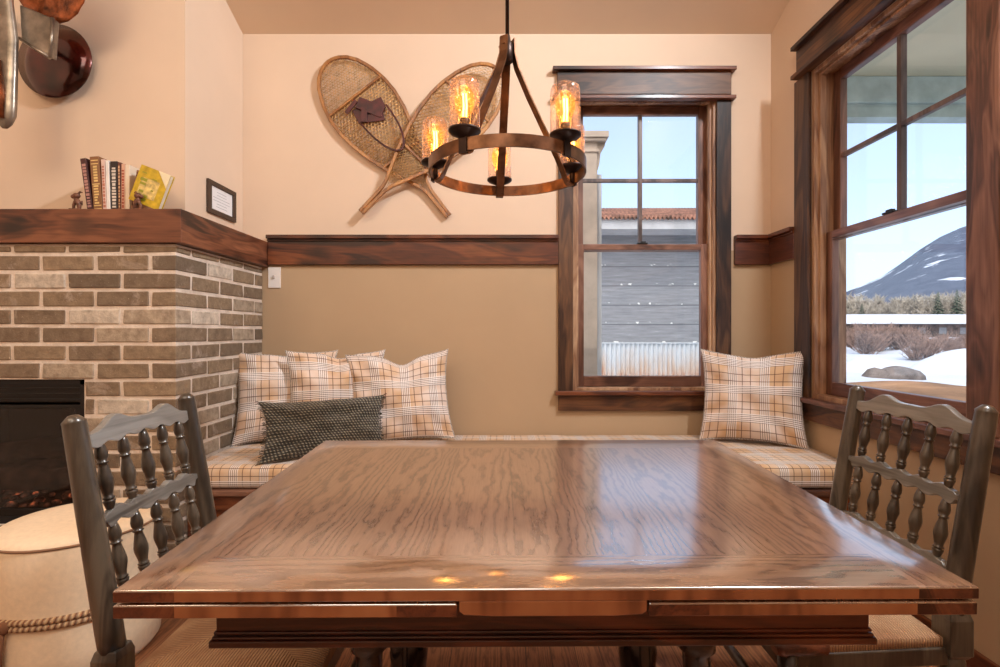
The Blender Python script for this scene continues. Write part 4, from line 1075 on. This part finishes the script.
npt = 60
for i in range(npt+1):
    x = 2+40*i/npt
    yc = 13.6-.06*(x-9)
    for k in range(5):
        y = yc+(-1.4+2.8*k/4)+.3*noise.noise(Vector((x*.3, k, 1)))
        mb.v.append(Vector((x, y, max(gz(x, y), -.62)+.05)))
for i in range(npt):
    for k in range(4):
        a = i*5+k; mb.face((a, a+5, a+6, a+1), 0, None, True)
struct(mb.build('dirt_road', M['dirt'], origin=(0, 0, 0)))
def mound(c, rx, ry, h, label, seed):
    mb = MB(); n = 40; k = 14; rs = []
    for i in range(k+1):
        t_ = i/k; rad = 1-t_
        ring_ = []
        for j in range(n):
            a = 2*math.pi*j/n; r_ = (rad*(1+.25*noise.noise(Vector((math.cos(a)*1.3+seed, math.sin(a)*1.3, 0)))))+.001
            x = c[0]+rx*r_*math.cos(a); y = c[1]+ry*r_*math.sin(a)
            ring_.append((x, y, c[2]-.35+(h+.35)*(1-r_*r_ if r_ < 1 else 0)+.18*h*noise.noise(Vector((x*1.1, y*1.1, seed)))))
        rs.append(ring_)
    mb.rings(rs); tag(mb.build('snow_bank', M['snow']), label, 'snow bank', 'plowed snow banks outside the right window')
mound((18.5, 19.5, -.5), 3.2, 1.6, 1.0, 'large plowed snow bank beyond the road, right side of the right window view', 1)
mound((13.5, 18.5, -.5), 2.2, 1.3, .65, 'lower snow bank beyond the road, left side of the right window view', 4)
# boulder in the snow
mb = MB().sphere((12.9, 16.6, -.42), .62, 18, 10, sc=(1.5, .8, .55)); mb.xf(lambda p: p+Vector((noise.noise(p*1.7), noise.noise(p*1.7+Vector((5, 0, 0))), noise.noise(p*1.7+Vector((0, 5, 0)))))*.22)
tag(mb.build('boulder', plain('grey_rock', K(120, 110, 104), .9, var=.3, scale=3)), 'low grey boulder poking out of the snow near the road', 'boulder')
# mountain
t = NT('mountain'); v = t.coord(); ft = t.ramp(t.noise(v, .06, 6, .65), [(.35, K(70, 78, 98)), (.7, K(96, 104, 122))])  # forest colour with the blue of distance haze mixed in
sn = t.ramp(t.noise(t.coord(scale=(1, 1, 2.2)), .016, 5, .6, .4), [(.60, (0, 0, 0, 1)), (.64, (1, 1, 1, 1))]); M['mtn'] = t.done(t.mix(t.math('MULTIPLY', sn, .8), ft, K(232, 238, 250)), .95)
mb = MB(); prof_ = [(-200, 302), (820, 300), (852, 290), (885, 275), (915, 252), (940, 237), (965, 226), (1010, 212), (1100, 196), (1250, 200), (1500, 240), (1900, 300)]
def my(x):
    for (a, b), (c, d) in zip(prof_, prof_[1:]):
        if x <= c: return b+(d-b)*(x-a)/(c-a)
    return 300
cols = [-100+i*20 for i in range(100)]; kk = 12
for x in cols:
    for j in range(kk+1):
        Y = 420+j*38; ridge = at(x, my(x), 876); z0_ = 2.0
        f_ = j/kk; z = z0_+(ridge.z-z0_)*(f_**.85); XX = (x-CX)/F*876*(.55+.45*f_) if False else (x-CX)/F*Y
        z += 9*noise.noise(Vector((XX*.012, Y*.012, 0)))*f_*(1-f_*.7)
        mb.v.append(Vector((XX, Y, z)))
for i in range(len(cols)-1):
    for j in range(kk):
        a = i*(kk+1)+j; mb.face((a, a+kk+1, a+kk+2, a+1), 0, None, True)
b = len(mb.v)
tag(mb.build('mountain', M['mtn'], origin=(300, 700, 0)), 'long forested mountain tinted blue for distance haze, with snow patches seen through the right window', 'mountain')
# long low shed with snow on the roof
p0, p1 = at(800, 340, 62), at(1100, 338, 62)
sh = thing('storage_building', 'long low dark building with a snow-covered roof beyond the road', 'building', ((p0.x+p1.x)/2, 63, gz(50, 62)))
zb_s = HC-(338-CY)*62/F-1.0; ze = HC-(323.5-CY)*62/F; zr = HC-(314.5-CY)*65/F
MB().box(p0.x, p1.x, 62, 67, zb_s, ze).build('wall', plain('dark_boards', K(96, 80, 74), .9, var=.4, scale=1.5), sh)
mb = MB().prism([(61.2, ze-.05), (67.8, ze-.05), (67.8, ze+.1), (64.5, zr), (61.2, ze+.1)], p0.x-.5, p1.x+.5, 'x'); mb.build('roof', M['snow'], sh)
M['pale_window'] = plain('pale_window', K(112, 112, 116), .4)
for i in range(14):
    x = p0.x+1.5+i*2.6; MB().box(x, x+.9, 61.93, 62.0, ze-1.3, ze-.5).build('window', M['pale_window'], sh)
# trees and brush
M['twig'] = plain('bare_twigs', K(190, 178, 160), .95, var=.25, scale=2)
M['brush'] = plain('red_brown_brush', K(152, 124, 110), .95, var=.3, scale=2)
M['pine'] = plain('pine_green', K(84, 96, 74), .95, var=.3, scale=3)
def bare_mesh(h, spread, nb, seed, r0=.07, twr=.02, zlo=.12):
    random.seed(seed); mb = MB()
    mb.tube([(0, 0, -.3), (0, 0, h*.5), (.05*h*.3, 0, h)], [r0, r0*.7, r0*.2], 5)
    for i in range(nb):
        z = random.uniform(zlo, .9)*h; a = random.uniform(0, 6.283); ln = spread*(1-(z/h)*.75)*random.uniform(.6, 1.1)
        e = Vector((math.cos(a)*ln, math.sin(a)*ln, z+ln*random.uniform(.6, 1.5))); s = Vector((0, 0, z)); mb.tube([s, (s+e)/2+Vector((0, 0, -.05*ln)), e], [twr*1.6, twr*1.2, twr*.5], 3)
        for k in range(4):
            q = s.lerp(e, random.uniform(.3, .95)); e2 = q+Vector((random.uniform(-1, 1), random.uniform(-1, 1), random.uniform(.3, 1.4)))*spread*.3
            mb.tube([q, e2], [twr, twr*.4], 3)
    return mb
def pine_mesh(h, r, seed):
    random.seed(seed); mb = MB(); mb.tube([(0, 0, -.3), (0, 0, h)], [.1, .02], 5)
    for i in range(90):
        f_ = (i/90)**.9; z = h*(.12+.86*f_); ln = r*(1-f_)*random.uniform(.8, 1.15)+.1
        a = i*2.4; c, s = math.cos(a), math.sin(a); e = Vector((c*ln, s*ln, z-ln*.25)); sd = Vector((-s, c, 0))*ln*.28
        mb.add([Vector((0, 0, z+.1)), e*.6+Vector((0, 0, z*.4))+sd, e, e*.6+Vector((0, 0, z*.4))-sd, Vector((0, 0, z-.12))], [(0, 1, 2), (0, 2, 3), (4, 2, 1), (4, 3, 2)])
    return mb
prot = [bare_mesh(5.0, 1.5, 60, 3, twr=.035).build('bare_tree', M['twig'], origin=(0, 0, 0)), bare_mesh(4.2, 1.7, 70, 8, twr=.035).build('bare_tree', M['twig'], origin=(0, 0, 0))]
pp = pine_mesh(6, 1.7, 2).build('pine_tree', M['pine'], origin=(0, 0, 0))
bp = bare_mesh(1.3, 1.5, 110, 5, .04, .02, -.25).build('bush', M['brush'], origin=(0, 0, 0))
def put(o, x, y, s, first, name, label, cat, group, base):
    c = o if first else o.copy()
    if not first: COL.objects.link(c)
    c.name = name; c.location = (x, y, base); c.scale = (s, s, s); c.rotation_euler = (0, 0, x*3.1+y); tag(c, label, cat, group); return c
random.seed(21); used = [False, False]
for i in range(48):
    xp = 840+i*3.0+random.uniform(-1.2, 1.2); Y = random.uniform(84, 100); k = i % 2
    p = at(xp, 318, Y); p.z = gz(p.x, Y)-.1; yt = random.uniform(289, 304)-(xp-838)*.03; s = (yt and (at(xp, yt, Y).z-p.z)/(5.9 if k == 0 else 5.0))
    put(prot[k], p.x, Y, s, not used[k], 'bare_tree', 'pale bare tree in the row beyond the snow-roofed building', 'tree', 'bare trees beyond the low building', p.z); used[k] = True
for i, (xp, yt) in enumerate(((938, 291), (957, 289), (862, 303))):
    p = at(xp, 317, 82); p.z = gz(p.x, 82)-.1; put(pp, p.x, 82, (at(xp, yt, 82).z-p.z)/6, i == 0, 'pine_tree', ['dark green pine left of the tallest one in the tree row', 'tallest dark green pine, near the right edge of the window view', 'small green pine at the left end of the tree row'][i], 'tree', 'pines among the bare trees', p.z)
random.seed(5)
for i in range(34):
    xp = 846+i*3.8+random.uniform(-2, 2); Y = random.uniform(34, 50)
    if i > 18: Y = random.uniform(26, 40)
    p = at(xp, 343, Y); p.z = gz(p.x, Y)-.05; s = max(.35, (at(xp, random.uniform(322, 331) if i < 19 else random.uniform(331, 342), Y).z-p.z)/2.3)
    put(bp, p.x, Y, s, i == 0, 'bush', 'red-brown bare bush in the hedge in front of the low building', 'bush', 'bare bushes beyond the snow banks', p.z)
# porch roof outside the right window
YP = 4.6; zbm = HC+(CY-116)*YP/F; zso = HC+(CY-75.5)*YP/F
po = thing('porch_roof', 'covered porch with pale soffit and painted beam outside the right window', 'porch', (5, YP-1, zbm))
M['soffit'] = plain('beige_soffit', K(206, 198, 168), .8, var=.03, scale=2)
M['beam'] = plain('weathered_green_beam', K(176, 190, 184), .8, var=.12, scale=6)
PX0 = 2.02
MB().box(PX0, 9.5, -2, YP+.25, zso, zso+.08).build('soffit', M['soffit'], po)
mb = MB().box(PX0, 9.5, YP, YP+.2, HC+(CY-102.5)*YP/F, zso-.001); mb.build('beam', M['beam'], po, bevel=.01)
mb = MB().box(PX0, 9.5, YP+.03, YP+.17, zbm, HC+(CY-105)*YP/F); mb.box(PX0, 9.5, YP+.04, YP+.16, HC+(CY-105)*YP/F-.01, HC+(CY-102.5)*YP/F+.01); mb.build('beam_trim', M['beam'], po, bevel=.006)
for (xq, yq) in ((9.3, YP+.1), (9.3, -1.5)):
    mb = MB().box(xq-.09, xq+.09, yq-.09, yq+.09, -.7, zbm if yq > 0 else zso-.001); mb.box(xq-.12, xq+.12, yq-.12, yq+.12, -.7, -.4)
    mb.build('post', M['beam'], po, bevel=.01)
# neighbouring building behind the back window
YN = 9.0
nb = thing('neighbour_building', 'grey board-sided building with rusty corrugated roof outside the back window', 'building', (2, YN+1, -.5))
NX0, NX1 = -1.2, 4.6
M['siding'] = None
t = NT('grey_siding'); v = t.coord(); s3 = t.n('SeparateXYZ'); t.t.links.new(v, s3.inputs[0])
zz = t.math('MULTIPLY', s3.outputs[2], 2.9); fr_ = t.math('FRACT', zz)
g = t.ramp(t.noise(t.coord(scale=(.25, 1, 3)), 9, 6, .7), [(.3, K(118, 120, 124)), (.62, K(146, 148, 152)), (.78, K(196, 198, 200))])
g = t.mix(t.math('MULTIPLY', t.math('LESS_THAN', fr_, .06), .6), g, K(70, 74, 82))
chips = t.math('MULTIPLY', t.math('LESS_THAN', t.math('ABSOLUTE', t.math('SUBTRACT', fr_, .12)), .05), t.math('GREATER_THAN', t.noise(t.coord(scale=(1, 1, 1)), 8, 4), .6))
g = t.mix(chips, g, K(226, 226, 222)); M['siding'] = t.done(g, .85)
zm1 = HC-(343.5-CY)*YN/F; zeb = HC+(CY-240)*YN/F
mb = MB().box(NX0, NX1, YN, YN+5, -.55, zeb+.3); mb.build('board_siding', M['siding'], nb)
t = NT('corrugated_metal'); v = t.coord(); s3 = t.n('SeparateXYZ'); t.t.links.new(v, s3.inputs[0])
rust = t.math('MULTIPLY', t.noise(t.coord(scale=(1, 1, .25)), 5, 5, .7), t.math('MULTIPLY_ADD', s3.outputs[2], -1.1, 1.95))
M['tin'] = t.done(t.ramp(rust, [(.26, K(200, 206, 210)), (.5, K(196, 176, 160)), (.68, K(176, 108, 66))]), .5, .2)
mb = MB(); n = 420; pts = []
for i in range(n+1):
    x = NX0+(NX1-NX0)*i/n; pts.append((x, YN-.03-.022*math.cos(i*math.pi/3)))
b = len(mb.v)
for (x, y) in pts: mb.v += [Vector((x, y, -.55)), Vector((x, y, zm1))]
for i in range(n): mb.face((2*i, 2*i+2, 2*i+3, 2*i+1), 0, None, True)
mb.box(NX0, NX1, YN-.06, YN-.005, zm1, zm1+.02); mb.build('corrugated_skirt', M['tin'], nb)
M['rusttin'] = plain('rusty_roof_metal', K(150, 104, 84), .7, var=.4, scale=4)
M['fascia'] = plain('grey_fascia', K(196, 196, 196), .8, var=.1, scale=3)
yE = YN-.55; zf0, zf1 = HC+(CY-229)*yE/F, HC+(CY-218.5)*yE/F
XF0 = (592-CX)*yE/F
MB().box(XF0, NX1+.4, yE, yE+.06, zf0, zf1).build('fascia', M['fascia'], nb)
MB().box(XF0, NX1+.4, yE+.06, YN, zf0, zf0+.04).build('eave_soffit', M['fascia'], nb)
mb = MB(); n = 300; zr0 = zf1+.02; yR2 = YN+2.5; zr1 = HC+(CY-209)*yR2/F
for i in range(n+1):
    x = XF0-.05+(NX1+.5-XF0)*i/n; dz = .028*math.cos(i*math.pi/3)
    mb.v += [Vector((x, yE-.06, zr0+dz)), Vector((x, yR2, zr1+dz)), Vector((x, yE-.06, zr0+dz-.03)), Vector((x, yR2, zr1+dz-.03))]
for i in range(n):
    a = 4*i; mb.face((a, a+4, a+5, a+1), 0, None, True); mb.face((a+2, a+3, a+7, a+6), 0, None, True); mb.face((a, a+2, a+6, a+4), 0)
mb.build('roof', M['rusttin'], nb)
# column beside the window
YC_ = 4.2; X0c, X1c = at(584, 0, YC_).x-.02, at(597.5, 0, YC_).x; zt5 = at(0, 133, YC_).z
co = thing('porch_column', 'tall pale tan wooden column with a bracketed capital outside the back window', 'column', ((X0c+X1c)/2, YC_+.07, -.55))
M['colpaint'] = plain('weathered_tan_paint', K(196, 178, 160), .85, var=.12, scale=5, bump=.2)
MB().box(X0c, X1c, YC_, YC_+.14, -.56, zt5-.06).build('shaft', M['colpaint'], co, bevel=.006)
mb = MB().box(X0c-.03, X1c+.085, YC_-.05, YC_+.19, zt5-.05, zt5); mb.box(X0c-.02, X1c+.07, YC_-.035, YC_+.175, zt5-.075, zt5-.05); mb.box(X0c-.012, X1c+.012, YC_-.012, YC_+.152, zt5-.16, zt5-.14)
mb.prism([(X1c, zt5-.32), (X1c+.02, zt5-.25), (X1c+.03, zt5-.16), (X1c+.065, zt5-.1), (X1c+.07, zt5-.075), (X1c, zt5-.075)], YC_+.02, YC_+.12, 'y')
mb.build('capital', M['colpaint'], co, bevel=.003)
MB().box(X1c+.0005, X1c+.045, YC_+.05, YC_+.12, -.56, zt5-.33).build('trim_board', M['fascia'], co, bevel=.003)
